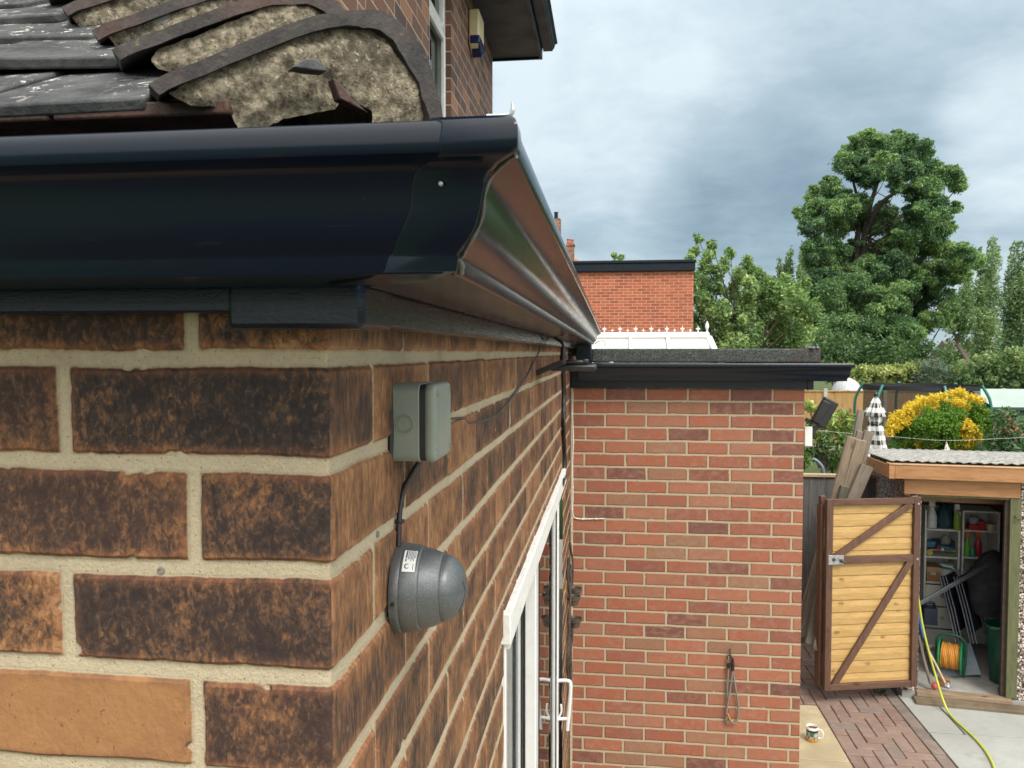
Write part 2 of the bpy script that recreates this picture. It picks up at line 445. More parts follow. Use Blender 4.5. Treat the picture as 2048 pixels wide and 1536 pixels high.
def seq(*segs):
    out = []
    for a, b, st in segs:
        n = max(1, int(round((b - a) / st))); out += [a + (b - a) * i / n for i in range(n)]
    out.append(segs[-1][1]); return out
def near_wall():
    rad = .003
    us = seq((-3.0, -.75, .08), (-.75, -.004, .0025)) 
    arc = [(-.0035 + .0005 * 1), -.0021, -.0007, .0007, .0021, .0030]
    us = us[:-1] + arc + seq((.005, .45, .0025), (.45, 1.1, .0045), (1.1, 3.84, .009), (3.84, 6.4, .12))
    vs_ = seq((0, EYE - .75, .04), (EYE - .75, EYE - .40, .006), (EYE - .40, EYE + .065, .0025))
    nu, nv = len(us), len(vs_)
    co = np.zeros((nv, nu, 3)); 
    for i, u in enumerate(us):
        if u <= -rad: x, y = WX + u, WY
        elif u >= rad: x, y = WX, WY + u
        else:
            t = (u + rad) / (2 * rad) * math.pi / 2
            x = WX - rad + rad * math.sin(t); y = WY + rad - rad * math.cos(t)
        co[:, i, 0] = x; co[:, i, 1] = y
    co[:, :, 2] = np.array(vs_)[:, None]
    uu = np.array(us); vv = np.array(vs_)
    idx = np.arange(nu * nv).reshape(nv, nu)
    q = np.stack([idx[:-1, :-1], idx[:-1, 1:], idx[1:, 1:], idx[1:, :-1]], -1)
    uc = (uu[:-1] + uu[1:]) / 2; vc = (vv[:-1] + vv[1:]) / 2
    hole = ((uc > 1.018) & (uc < 3.09))[None, :] & (vc < EYE - .548)[:, None] & (vc > .12)[:, None]
    q = q[~hole].reshape(-1, 4)
    me = bpy.data.meshes.new('wall')
    me.vertices.add(nu * nv); me.vertices.foreach_set('co', co.reshape(-1))
    me.loops.add(q.size); me.loops.foreach_set('vertex_index', q.reshape(-1).astype(np.int32))
    me.polygons.add(len(q)); me.polygons.foreach_set('loop_start', np.arange(0, q.size, 4, dtype=np.int32))
    me.polygons.foreach_set('loop_total', np.full(len(q), 4, np.int32))
    me.update(calc_edges=True)
    lay = me.uv_layers.new(name='UVMap')
    UV = np.stack(np.broadcast_arrays(uu[None, :], vv[:, None]), -1).reshape(-1, 2)[q.reshape(-1)]
    lay.data.foreach_set('uv', UV.reshape(-1).astype(np.float32))
    me.polygons.foreach_set('use_smooth', [True] * len(me.polygons))
    me.materials.append(M_near); me.validate()
    return link('wall', me, house)
near_wall()

# fascia boards, corner trim
fz0, fz1 = E(.030), E(.062)
ob('fascia', MB().box2((-3.0, WY - .038, fz0), (WX - .055, WY - .012, E(.10))).box2((-3.0, WY - .014, E(.034)), (WX, WY + .01, E(.046))), M_fas, house, bevel=.002)
ob('fascia', MB().box2((WX + .012, WY + .02, E(.021)), (WX + .040, 4.32, E(.10))).box2((WX - .01, WY + .02, E(.024)), (WX + .016, 4.32, E(.036))), M_fas, house, bevel=.003)
ob('fascia_corner', MB().box2((WX - .062, WY - .0415, E(.0175)), (WX + .0425, WY - .010, E(.062))).box2((WX + .011, WY - .0395, E(.0178)), (WX + .0428, WY + .036, E(.0615))), M_fas, house, bevel=.004)

# ogee gutter, profile (overhang from wall, height)
GP = [(.043, .118), (.043, .052), (.046, .048), (.1255, .048), (.1268, .0495), (.1285, .058), (.1295, .0605), (.1325, .0635), (.1372, .0690), (.1415, .0755),
      (.1440, .083), (.1456, .0905), (.1474, .0975), (.1510, .1035), (.1575, .1078), (.1640, .1095), (.1676, .1105), (.1690, .1125), (.1695, .118), (.1692, .1225), (.1680, .1260), (.1655, .1285), (.1625, .1290), (.1600, .1275), (.1590, .124)]
def offp(P_, d):
    out = []
    for i, (a, b) in enumerate(P_):
        a0, b0 = P_[max(i - 1, 0)]; a1, b1 = P_[min(i + 1, len(P_) - 1)]
        tx, tz = a1 - a0, b1 - b0; L = math.hypot(tx, tz)
        out.append((a + tz / L * d, b - tx / L * d))
    return out
def thick(P_, t): return P_ + offp(P_, -t)[::-1]
GX1 = 4.72
GT = thick(GP, .0013)
ob('gutter', sweep([[(x, WY - o_, E(z)) for o_, z in GT] for x in (-3.0, -1.5, -.7)] + [[(WX + o_ - .006, WY - o_, E(z)) for o_, z in GT]]), M_alu, house, smooth=35)
rows = []
for s_ in (0, .1, .25, .5, .8, 1.2, 1.7, 2.3, 2.9, 3.5, 4.12):
    t = s_ / 4.12; rows.append([(WX + o_ + .0025 * math.sin(t * 5) * t, (WY - o_ + .006) * (1 - t) + GX1 * t, E(z) - .002 * t) for o_, z in GT])
gside = ob('gutter', sweep(rows), M_alu, house, smooth=35)
# torn strip of film at the open end of the gutter
me_ = MB(); p0 = Vector((WX + .128, GX1, E(.05)))
ob('film_strip', me_.tube(curve([p0, p0 + Vector((.02, .0, .012)), p0 + Vector((.045, .01, .02)), p0 + Vector((.065, .0, .008)), p0 + Vector((.060, 0, -.012))], 6), .0022, 5), M_steel, gside)
# mitre sleeve
SP = offp(GP[3:-2], .0016); SP[0] = (.112, .0464); SP = [(.07, .0464)] + SP
ST = thick(SP, .0015); nS = len(SP)
L1, L2, L3 = [], [], []
for k, (o_, z) in enumerate(ST):
    kk = k if k < nS else 2 * nS - 1 - k
    wob = .0012 * math.sin(kk * 1.3) + (.0022 if kk < 4 else 0)
    L1.append((WX + o_ - .041 - wob, WY - o_, E(z)))
    L2.append((WX + o_, WY - o_, E(z)))
    L3.append((WX + o_, WY - o_ + (.016 if z > .108 else .007) + .001 * math.sin(kk * 2.1), E(z)))
L12 = [tuple(Vector(a).lerp(Vector(b), .96)) for a, b in zip(L1, L2)]; L23 = [tuple(Vector(a).lerp(Vector(b), .2)) for a, b in zip(L2, L3)]
gc = ob('gutter_corner', sweep([L1, L12, L2, L23, L3]), M_alu, house, smooth=60)
# curled metal barb on the top of the corner
bt = atd(1013, 232, .47); 
ob('metal_burr', MB().tube(curve([bt + Vector((-.012, 0, 0)), bt, bt + Vector((.0035, 0, .003)), bt + Vector((.003, 0, .0085))], 5), [.0016] * 11 + [.0014, .001, .0007, .0005, .0003], 6), M_steel, gc)
M_sil = simple('clear_sealant', (.10, .105, .10), .16, .25, 60, .0006)
bead = []
for k, (o_, z) in enumerate(SP[3:-6]):
    bead.append((WX + o_ + .0005, WY - o_ + .009 + .0018 * math.sin(k * 1.7), E(z)))
ob('sealant_bead', MB().tube(curve(bead, 5), [.0007 + .0009 * abs(math.sin(i * .31)) for i in range(len(curve(bead, 5)))], 7), M_sil, gc, smooth=80)
lump = [Vector((WX + .1275, WY - .123, E(.061))), Vector((WX + .129, WY - .115, E(.055))), Vector((WX + .1275, WY - .109, E(.049)))]
ob('sealant_blob', MB().tube(curve(lump, 5), [.0008, .0018, .0024, .0018, .0012, .002, .0027, .0024, .0022, .0025, .0016], 8), M_sil, gc, smooth=80)
for px, py in ((893, 337), (882, 368)):
    p = atplane(px, py, Vector((0, WY - .1505, 0)), Vector((0, 1, 0)))
    ob('rivet', MB().lathe([(.0001, .0018), (.0013, .0014), (.0016, .0)], 8, Matrix.Translation(p) @ Matrix.Rotation(R(90), 4, 'X')), M_steel, gc)

# ---------------------------------------------------------------- roof
def tile_mat(name, base, base2, lich=.5, red=0.):
    m, g, b = newmat(name); c = g.coord('Object')
    n = g.noise(c, 28, 6, .65); n2 = g.noise(c, 130, 4, .7)
    col = g.mix(g.sm(n, .3, .7), base, base2)
    col = g.mix(g.sm(g.noise(c, 9, 3), .5, .75) * red, col, (.16, .062, .042))
    col = g.mix(g.sm(n2, .62, .72) * .5, col, (.17, .15, .12))
    geo = g.n.new('ShaderNodeNewGeometry'); nx, ny, nz = g.sep(S(g, geo.outputs['Normal']))
    l = g.sm(g.noise(c, 55, 5, .75, .4), .56, .62) * g.sm(g.noise(c, 11, 2), .42, .6) * g.sm(nz, .3, .7) * lich
    col = g.mix(l, col, (.52, .53, .50))
    og = g.sm(g.noise(c, 90, 3, .7), .68, .74) * .55
    col = g.mix(og, col, (.24, .17, .06))
    fin(g, b, col, g.sm(n2, .2, .8, .5, .85), g.bump(n * .7 + n2 * .6, .0022), .4); return m
M_tile = tile_mat('concrete_tile', (.030, .033, .037), (.085, .090, .094), 1.0)
M_tiler = tile_mat('old_clay_tile', (.040, .025, .021), (.085, .042, .033), .1)
M_hip = tile_mat('hip_clay', (.018, .017, .018), (.050, .043, .041), .12, .3)
LICH = atplane(318, 33, Vector((-.200, .580, 0)) + Vector((-1, 1, 0)).normalized() * .010 + Vector((-.0745, .0745, .052)) * 2, Vector((-1, 1, 0)).normalized())
def mortar_mat():
    m, g, b = newmat('old_lime_mortar'); c = g.coord('Object')
    n = g.noise(c, 26, 6, .7); n2 = g.noise(c, 260, 5, .8); n3 = g.noise(c, 120, 5, .75)
    col = g.mix(g.sm(n3, .34, .64), (.15, .125, .088), (.50, .445, .335))
    col = g.mix(g.sm(n, .50, .70) * .6, col, (.10, .092, .074))
    col = g.mix(g.sm(n2, .54, .64) * .75, col, (.05, .042, .032))
    col = g.mix(g.sm(g.noise(c, 240, 2), .66, .70) * .9, col, (.62, .58, .48))
    col = g.mix(g.sm(g.noise(c, 14, 3), .64, .72) * .35, col, (.30, .21, .09))
    ld = g.vm('LENGTH', g.vm('SUBTRACT', c, tuple(LICH)))
    col = g.mix(g.sm(ld + (n3 - .5) * .02 + (n2 - .5) * .012, .0105, .0085), col, (.62, .63, .61))
    fin(g, b, col, .95, g.bump(n2 * .9 + n3 * .9 + n * .5, .008), .2); return m
M_mor = mortar_mat()
M_lichen = simple('white_lichen', (.60, .62, .60), .9, .15, 140, .001)

SL = .70                                     # roof slope
RY0 = .523                                   # front edge of the first course
def roof_z(run): return .168 + SL * run      # height above eye
runs = [0.0, .100, .170, .236, .303, .37, .437, .504, .571, .638, .705, .772, .84, .91, .98, 1.05, 1.12, 1.19]
ang = math.atan(SL)
EC = Vector((WX + .105, RY0, 0))             # eave corner of the hip in plan
def slope_tiles(side):
    mb = MB(); rr = random.Random(3 + side)
    for k, rn in enumerate(runs):
        tw = .166; off = (k % 2) * tw / 2 + .02
        nmax = 18 if side == 0 else 26
        for i in range(-1, nmax):
            a0 = i * tw + off; a1 = a0 + tw - .002
            lim = rn + .115 if k else .215         # hip line: tiles stop there
            lim = EC.x - aty({0: 291, 1: 236, 2: 186, 3: 121}.get(k, 60), 100, EC.y + rn).x if k < 5 else rn + .20
            if side: lim = rn + .20
            a0 = max(a0, lim)
            if a1 - a0 < .012: continue
            th = .0105; ln = .145
            dz = rr.uniform(-.0015, .0015); 
            
            lo = Vector((0, rn + rr.uniform(-.003, .003), roof_z(rn) + dz)); d = Vector((0, math.cos(ang - .085), math.sin(ang - .085)))
            if k == 0: d = Vector((0, math.cos(ang - .12), math.sin(ang - .12)))
            nrm = Vector((0, -d.z, d.y)); tl = rr.uniform(-.0025, .0025)
            v = []
            for aa, t_ in ((a0, -tl), (a1, tl)):
                for s, h in ((0, 0), (ln, 0), (ln, th), (0, th)):
                    p = lo + d * s + nrm * h; p.z += t_
                    v.append((aa, p.y, p.z))
            if side == 0: v = [(EC.x - x, EC.y + y, E(z)) for x, y, z in v]
            else: v = [(EC.x - y, EC.y + x, E(z)) for x, y, z in v]
            mb.add(v, [(0, 1, 2, 3), (4, 7, 6, 5), (0, 4, 5, 1), (1, 5, 6, 2), (2, 6, 7, 3), (3, 7, 4, 0)])
    return mb
ob('roof', slope_tiles(0), M_tile, house, bevel=.0025)
s_t = slope_tiles(1); s_t.v = [(max(x, -1.025), y, z) for x, y, z in s_t.v]
ob('roof', s_t, M_tile, house, bevel=.002)
# roof deck under the tiles
dk = MB(); t_ = 1.25
e0 = Vector((EC.x - .16, EC.y + .16, E(.165 + .16 * SL)))
hipT = Vector((EC.x - t_, EC.y + t_, E(.160 + SL * t_)))
dk.add([(-3, EC.y + .03, E(.175)), (e0.x - .25, EC.y + .03, E(.175)), e0, hipT, (-3, EC.y + t_, hipT.z)], [(0, 1, 2, 3, 4)])
dk.add([e0, (EC.x - .02, e0.y + .3, E(.165)), (EC.x - .02, 4.35, E(.165)), (EC.x - .915, 4.35, E(.16 + SL * .915)), (EC.x - .915, EC.y + .915, E(.16 + SL * .915))], [(0, 1, 2, 3, 4)])
ob('roof_deck', dk, M_black, house)
# red under-eave course
ue = MB(); rr = random.Random(5)
xr_ = aty(460, 230, EC.y).x
x = xr_
for wd in (.135, .165, .168, .165, .166, .165, .165, .165, .165):
    ue.box((x - wd / 2, EC.y + .050, E(.1745 + rr.uniform(-.001, .001))), (wd - .003, .10, .0105), Matrix.Rotation(.10, 3, 'X')); x -= wd
ob('eave_course', ue, M_tiler, house, bevel=.002)

# bonnet hip tiles
hd = Vector((-1, 1, 0)).normalized(); ac = Vector((1, 1, 0)).normalized()
Q = Vector((-.200, .580, 0))
outer_px = [(300, 166), (335, 146), (400, 121), (470, 92), (540, 63), (600, 40), (660, 25), (710, 19), (752, 21), (785, 33), (815, 58), (840, 90), (860, 130), (875, 175), (885, 225), (890, 262)]
inner_px = [(318, 190), (350, 172), (412, 148), (480, 119), (548, 92), (606, 70), (655, 56), (705, 52), (740, 55), (768, 67), (792, 90), (813, 120), (830, 155), (845, 195), (856, 238), (861, 272)]
CO = [atplane(px, py, Q, hd) for px, py in outer_px]
CI = [atplane(px, py, Q, hd) for px, py in inner_px]
CO, CI = curve(CO, 3), curve(CI, 3)
def bonnet(k):
    mb = MB(); rr = random.Random(k)
    st = Vector((-.0745, .0745, .0520)); ofs = st * k + Vector((rr.uniform(-.004, .004), rr.uniform(-.004, .004), rr.uniform(-.003, .003))) * (k > 0)
    back = Vector((st.x, st.y, 0)).normalized() * .20 + Vector((0, 0, .012)); n = len(CO)
    pk = max(range(n), key=lambda i: CO[i].z)
    segs = 4; rings = []
    for j in range(segs + 1):
        t = j / segs; row = []
        for i, p in enumerate(CO):
            base = Vector((CO[pk].x, CO[pk].y, CO[pk].z)); q = base.lerp(p, 1 - .30 * t); row.append(q + back * t + ofs)
        for i, p in reversed(list(enumerate(CI))):
            base = Vector((CO[pk].x, CO[pk].y, CO[pk].z)); q = base.lerp(p, 1 - .30 * t); row.append(q + back * t + ofs)
        rings.append(row)
    m = 2 * n
    for j, row in enumerate(rings):
        for q in row:
            nz = mnoise.noise(q * 60) * .0016 + mnoise.noise(q * 220) * .0011
            mb.v.append(tuple(q + Vector((nz, nz * .4, nz))))
    for j in range(segs):
        for i in range(m):
            i2 = (i + 1) % m; mb.f.append((j * m + i, j * m + i2, (j + 1) * m + i2, (j + 1) * m + i))
    for i in range(n - 1): mb.f.append((i, i + 1, m - 2 - i, m - 1 - i)); mb.f.append((segs * m + i, segs * m + m - 1 - i, segs * m + m - 2 - i, segs * m + i + 1))
    return mb
for k in range(9): ob('hip_tile', bonnet(k), M_hip, house, smooth=35)
# mortar bedding under each bonnet
def bedding(poly_px, push, k, seed, step=.0032, bulge=.006, hole=None):
    st = Vector((-.0745, .0745, .0520)) * k
    p0 = Q + hd * push + st
    us_ = []; 
    pts = [atplane(px, py, p0, hd) - p0 for px, py in poly_px]
    P2 = [(q.dot(ac), q.z) for q in pts]
    def inside(x, y, poly):
        r = False; j = len(poly) - 1
        for i in range(len(poly)):
            xi, yi = poly[i]; xj, yj = poly[j]
            if (yi > y) != (yj > y) and x < (xj - xi) * (y - yi) / (yj - yi) + xi: r = not r
            j = i
        return r
    def edged(x, y, poly):
        best = (9, 0, 0)
        for i in range(len(poly)):
            ax, ay = poly[i - 1]; bx, by = poly[i]; L = (bx - ax) ** 2 + (by - ay) ** 2 or 1e-9
            t = max(0, min(1, ((x - ax) * (bx - ax) + (y - ay) * (by - ay)) / L)); qx, qy = ax + t * (bx - ax), ay + t * (by - ay)
            best = min(best, (math.hypot(x - qx, y - qy), qx, qy))
        return best
    H2 = None
    if hole: H2 = [((q := atplane(px, py, p0, hd) - p0).dot(ac), q.z) for px, py in hole]
    xs = [p[0] for p in P2]; zs = [p[1] for p in P2]
    nx = int((max(xs) - min(xs)) / step) + 2; nz = int((max(zs) - min(zs)) / step) + 2
    mb = MB(); idm = {}
    def vert(i, j):
        if (i, j) in idm: return idm[(i, j)]
        x = min(xs) + i * step; z = min(zs) + j * step
        e, qx, qz = edged(x, z, P2); ins = inside(x, z, P2)
        if not ins: x, z, e = qx, qz, 0
        q = Vector((x, z, seed)); f = mnoise.fractal(q * 30, .9, 2.1, 5) ; f2 = mnoise.fractal(q * 130, .8, 2.1, 3)
        d = bulge * min(1, e / .012) + f * .0055 * min(1, e / .006 + .2) + f2 * .0018
        jx = mnoise.noise(q * 170) * .0012; jz = mnoise.noise(q * 170 + Vector((5, 5, 5))) * .0012
        if H2 is not None and inside(x, z, H2): d = -.05
        idm[(i, j)] = len(mb.v)
        mb.v.append(tuple(p0 + ac * (x + jx) + Vector((0, 0, z + jz)) - hd * d)); return idm[(i, j)]
    for i in range(-1, nx):
        for j in range(-1, nz):
            cx = min(xs) + (i + .5) * step; cz = min(zs) + (j + .5) * step
            if not any(inside(cx + a_ * step, cz + b_ * step, P2) for a_ in (-.5, .5) for b_ in (-.5, .5)): continue
            mb.f.append((vert(i, j), vert(i + 1, j), vert(i + 1, j + 1), vert(i, j + 1)))
    return mb
poly0 = [(338, 186), (412, 146), (480, 117), (548, 90), (606, 68), (655, 54), (705, 50), (740, 53), (768, 65), (792, 88), (813, 118), (830, 153), (845, 193), (858, 240), (858, 262),
         (735, 262), (748, 225), (725, 212), (690, 205), (672, 182), (660, 172), (655, 185), (664, 196), (678, 205), (672, 217), (628, 226), (560, 240), (520, 262), (480, 262), (462, 228), (440, 215), (380, 212)]
ob('hip_mortar', bedding(poly0, .010, 0, 1.0), M_mor, house, smooth=80)
poly1 = [(262, 100), (300, 80), (380, 48), (460, 14), (520, -10), (640, -34), (705, 10), (735, 40), (700, 50), (640, 40), (560, 75), (470, 105), (400, 125), (330, 124), (300, 124), (280, 118)]
def shifted(poly): return poly
# the upper beds, solved on the planes of their own bonnets
poly1b = [(300, 118), (318, 98), (392, 72), (470, 40), (548, 8), (600, -12), (650, -22), (668, 0), (676, 30), (640, 60), (560, 96), (470, 128), (380, 150), (318, 140)]
ob('hip_mortar', bedding(poly1b, .010, 1, 2.0, .0045), M_mor, house, smooth=80)
poly2b = [(212, 70), (232, 50), (300, 28), (380, -4), (480, -40), (560, -40), (540, 10), (470, 50), (380, 86), (300, 112), (240, 100)]
ob('hip_mortar', bedding(poly2b, .010, 2, 3.0, .0045), M_mor, house, smooth=80)
poly3b = [(142, 34), (190, 8), (260, -20), (400, -60), (440, -30), (380, 20), (300, 50), (230, 72), (170, 62)]
ob('hip_mortar', bedding(poly3b, .010, 3, 4.0, .0045), M_mor, house, smooth=80)
# a shard of tile and broken clay set in the front bed, lichen spot on the second
p = atplane(608, 140, Q - hd * .008, hd)
ob('tile_shard', MB().prism([p + ac * a_ + Vector((0, 0, z_)) for a_, z_ in ((-.013, -.004), (-.006, .003), (.002, .0055), (.010, .003), (.0125, -.0015), (.002, -.003))], -hd * .012), M_tile, house, bevel=.001)
p = atplane(682, 196, Q - hd * .006, hd)
ob('clay_shard', MB().prism([p + ac * a_ + Vector((0, 0, z_)) for a_, z_ in ((-.011, .010), (-.004, .007), (.004, -.002), (.018, -.010), (.006, -.007), (-.006, -.004))], -hd * .010), M_tiler, house, bevel=.001)
# ---------------------------------------------------------------- patio door
PX = WX
py0, py1, pzt = WY + 1.018, WY + 3.09, EYE - .548
M_glass, g, b = newmat('window_glass')
fin(g, b, (.9, .97, .95), .015, None, .5, 0.0); 
gl = g.n.new('ShaderNodeBsdfGlossy'); gl.inputs['Roughness'].default_value = .01
tr = g.n.new('ShaderNodeBsdfTransparent'); tr.inputs[0].default_value = (.72, .80, .78, 1)
fr = g.n.new('ShaderNodeFresnel'); fr.inputs[0].default_value = 1.52
mx = g.n.new('ShaderNodeMixShader'); g.l.new(fr.outputs[0], mx.inputs[0]); g.l.new(tr.outputs[0], mx.inputs[1]); g.l.new(gl.outputs[0], mx.inputs[2])
g.l.new(mx.outputs[0], g.n['Material Output'].inputs[0])
pd = ob('patio_door', MB().box2((PX - .10, py0, pzt - .075), (PX + .016, py1 + .0, pzt - .004))
        .box2((PX - .10, py0, .12), (PX - .02, py0 + .055, pzt - .076)).box2((PX - .10, py1 - .055, .12), (PX - .012, py1, pzt - .076))
        .box2((PX - .10, py0 + .056, .12), (PX + .02, py1 - .056, .19)), M_white, house, bevel=.004)
pd['label'] = 'white sliding patio door below the gutter'
ob('drip_trim', MB().box2((PX - .01, py0 - .02, pzt - .058), (PX + .0205, py1 + .01, pzt + .008)), M_whited, pd, bevel=.003)
ob('jamb_trim', MB().box2((PX - .02, py0 - .012, .12), (PX + .0085, py0 + .012, pzt - .060)), M_white, pd, bevel=.002)
mid = py0 + .98
def sash(y0, y1, xo):
    s = ob('sash', MB().box2((PX - .055 + xo, y0, .19), (PX - .018 + xo, y0 + .085, pzt - .078)).box2((PX - .055 + xo, y1 - .085, .19), (PX - .018 + xo, y1, pzt - .078))
           .box2((PX - .055 + xo, y0 + .0851, pzt - .165), (PX - .019 + xo, y1 - .0851, pzt - .079)).box2((PX - .055 + xo, y0 + .0851, .191), (PX - .019 + xo, y1 - .0851, .29)), M_white, pd, bevel=.004)
    ob('glazing_bead', MB().box2((PX - .0182 + xo, y0 + .083, .285), (PX - .014 + xo, y0 + .089, pzt - .166)).box2((PX - .0182 + xo, y1 - .089, .285), (PX - .014 + xo, y1 - .083, pzt - .166)), M_seal, pd)
    ob('glass_pane', MB().box2((PX - .034 + xo, y0 + .086, .29), (PX - .028 + xo, y1 - .086, pzt - .166)), M_glass, pd)
    return s
sash(py0 + .058, mid + .05, -.048); sash(mid - .02, py1 - .058, .0)
# handle: D shaped pull
hy = py1 - .10; hx = PX - .018
hpts = [(hx, hy, E(-1.515)), (hx + .05, hy, E(-1.512)), (hx + .066, hy, E(-1.53)), (hx + .062, hy, E(-1.62)), (hx + .055, hy, E(-1.70)), (hx + .047, hy, E(-1.735))]
hb = MB().tube(curve(hpts[:5] + [(hx + .052, hy, E(-1.745))], 5), .0085, 8)
hb.tube([(hx, hy, E(-1.695)), (hx + .054, hy, E(-1.690))], .008, 8).box2((hx - .001, hy - .014, E(-1.76)), (hx + .008, hy + .014, E(-1.50)))
hb.tube(curve([(hx + .01, hy, E(-1.69)), (hx + .024, hy, E(-1.66)), (hx + .022, hy, E(-1.625))], 4), .005, 6)
ob('handle', hb, M_white, pd, smooth=50)
# room behind the glass
M_room = simple('room_wall', (.45, .47, .44), .8, .05, 4)
ob('room', MB().add([(PX - 1.8, py0 - .3, .12), (PX - 1.8, py1 + .3, .12), (PX - 1.8, py1 + .3, 2.6), (PX - 1.8, py0 - .3, 2.6), (PX - .11, py0 - .3, .12), (PX - .11, py1 + .3, .12), (PX - .11, py1 + .3, 2.6), (PX - .11, py0 - .3, 2.6)],
   [(0, 1, 2, 3), (0, 3, 7, 4), (1, 5, 6, 2), (0, 4, 5, 1), (3, 2, 6, 7)]), M_room, house, fixn=False)
bl = MB()
for i in range(9): bl.box((PX - .17, py0 + .12 + i * .085, 1.33), (.012, .075, 2.0), Matrix.Rotation(R(25), 3, 'Z'))
ob('vertical_blind', bl, M_whited, house)

# ================================================================== FITTINGS ON THE NEAR WALL
# junction box
by0 = atx(783, 850, PX + .003).y; bz0, bz1 = atx(783, 925, PX + .003).z, atx(783, 768, PX + .003).z
jb = thing('junction_box', 'grey green weatherproof junction box screwed to the side wall above the dome camera', 'junction box', (PX, by0, bz0))
bd = .0315; by1 = atx(902, 845, PX + bd + .016).y
def rrect(x, y0, y1, z0, z1, r, n=6):
    out = []
    for cy_, cz2, a0 in ((y1 - r, z1 - r, 0), (y0 + r, z1 - r, 90), (y0 + r, z0 + r, 180), (y1 - r, z0 + r, 270)):
        for i in range(n + 1):
            a_ = R(a0 + 90 * i / n); out.append((x, cy_ + r * math.cos(a_), cz2 + r * math.sin(a_)))
    return out
ob('body', MB().prism(rrect(PX + .003, by0, by1, bz0, bz1, .0095), (bd - .003, 0, 0)), M_jbox, jb, bevel=.0012, seg=3)
ob('gasket', MB().prism(rrect(PX + bd - .002, by0 + .0007, by1 - .0007, bz0 + .0007, bz1 - .0007, .009), (.0078, 0, 0)), M_seal, jb, bevel=.0003)
lid = ob('lid', MB().prism(rrect(PX + bd + .0042, by0 - .0003, by1 + .0003, bz0 - .0003, bz1 + .0003, .0098, 8), (.0125, 0, 0)), M_jbox, jb, bevel=.0052, seg=5)
for yy in (by0 + .0095, by1 - .0095):
    for zz in (bz0 + .0095, bz1 - .0095):
        Mx = Matrix.Translation((PX + bd + .0160, yy, zz)) @ Matrix.Rotation(R(90), 4, 'Y')
        ob('screw', MB().lathe([(.0036, 0), (.0036, .0011), (.0024, .0013), (.0022, .0003), (.0003, .0003)], 14, Mx), M_screw, lid, smooth=30)
Mk = Matrix.Translation((PX + .0165, by0 + .0003, (bz0 + bz1) / 2 - .0006)) @ Matrix.Rotation(R(90), 4, 'X')
kr = MB()
for r0, r1 in ((.0098, .0086), (.0076, .0066)):
    kr.lathe([(r0, -.0006), (r0 - .0002, .0008), ((r0 + r1) / 2, .0011), (r1 + .0002, .0008), (r1, -.0006)], 32, Mk)
kr.lathe([(.0010, .0005), (.0009, .0009), (.0002, .0009)], 10, Mk)
ob('knockout', kr, M_jbox, jb, smooth=60)
ob('contact_shade', MB().tube(curve([(PX + .002, by0 - .0015, bz0 + .005), (PX + .003, by0 - .002, bz0 + .03), (PX + .002, by0 - .0015, bz1 - .005)], 5), .0028, 6), M_seal, jb)  # black strip standing in for the contact shadow along the box's left edge

# dome camera
cy = atx(765, 1172, PX).y + .046; cz = atx(792, 1172, PX).z
Md = Matrix.Translation((PX + .002, cy, cz)) @ Matrix.Rotation(R(90), 4, 'Y') @ Matrix.Rotation(R(-4), 4, 'X')
dc = thing('dome_camera', 'grey metal dome security camera with layered shell below the junction box', 'security camera', (PX, cy, cz))
ob('base_ring', MB().lathe([(.0455, 0), (.0462, .0015), (.0462, .0085), (.0458, .0095)], 64, Md), M_dome, dc, smooth=30)
ob('shell', MB().lathe([(.0440, .0090), (.0452, .0098), (.0454, .0108), (.0445, .018), (.0430, .0255), (.0427, .0270), (.0417, .0280)], 64, Md), M_dome, dc, smooth=35)
ob('shell', MB().lathe([(.0402, .0270), (.0416, .0284), (.0405, .034), (.0385, .0405), (.0358, .0470), (.0352, .0482), (.0341, .0488)], 64, Md), M_dome, dc, smooth=35)
dome = [(.0332, .0478), (.0342, .0490)] + [(.0344 * math.cos(t * math.pi / 2) ** 1.08, .0490 + .0250 * math.sin(t * math.pi / 2)) for t in [i / 12 for i in range(1, 12)]] + [(.0002, .0741)]
eye = ob('eyeball', MB().lathe(dome, 64, Md), M_dome, dc, smooth=40)
# curved seam on the eyeball
sm_pts = []
for i in range(15):
    t = i / 14; an = R(-62 + 100 * t); el = .28 + .50 * math.sin(math.pi * (t * .62 + .12))
    r_ = .0344 * math.cos(el * math.pi / 2) ** 1.08 + .0001; zz = .0490 + .0250 * math.sin(el * math.pi / 2) + .0001
    # around local axis: facing the camera side (-Y world)
    sm_pts.append(Md @ Vector((r_ * math.sin(an) * -1, -r_ * math.cos(an), zz)))
ob('seam', MB().tube(curve(sm_pts, 4), .00035, 5), M_black, eye)
ob('grub_screw', MB().lathe([(.0022, 0), (.0022, .003), (.0003, .003)], 12, Matrix.Translation(Md @ Vector((.0035, -.0448, .0045))) @ Matrix.Rotation(R(90), 4, 'X')), M_black, dc)
def patch(M, rf, z0, z1, a0, a1, mat, name, parent, lift=.0003, nz=6, na=10):
    mb = MB(); k = 0
    for i in range(nz + 1):
        z = z0 + (z1 - z0) * i / nz
        for j in range(na + 1):
            a_ = a0 + (a1 - a0) * j / na; r_ = rf(z) + lift
            mb.v.append(tuple(M @ Vector((r_ * math.cos(a_), r_ * math.sin(a_), z))))
    for i in range(nz):
        for j in range(na): q = i * (na + 1) + j; mb.f.append((q, q + 1, q + na + 2, q + na + 1))
    return ob(name, mb, mat, parent, smooth=60)
rf = lambda z: .0452 - (z - .0108) * .09
M_stick = simple('sticker_paper', (.72, .75, .76), .4, .03, 60)
M_ink = simple('sticker_ink', (.06, .08, .11), .5, .1, 60)
A0 = R(180 + 20)       # local angle: local -x is world up, local -y is world -Y
stk = patch(Md, rf, .0120, .0248, A0, A0 + R(34), M_stick, 'sticker', dc)
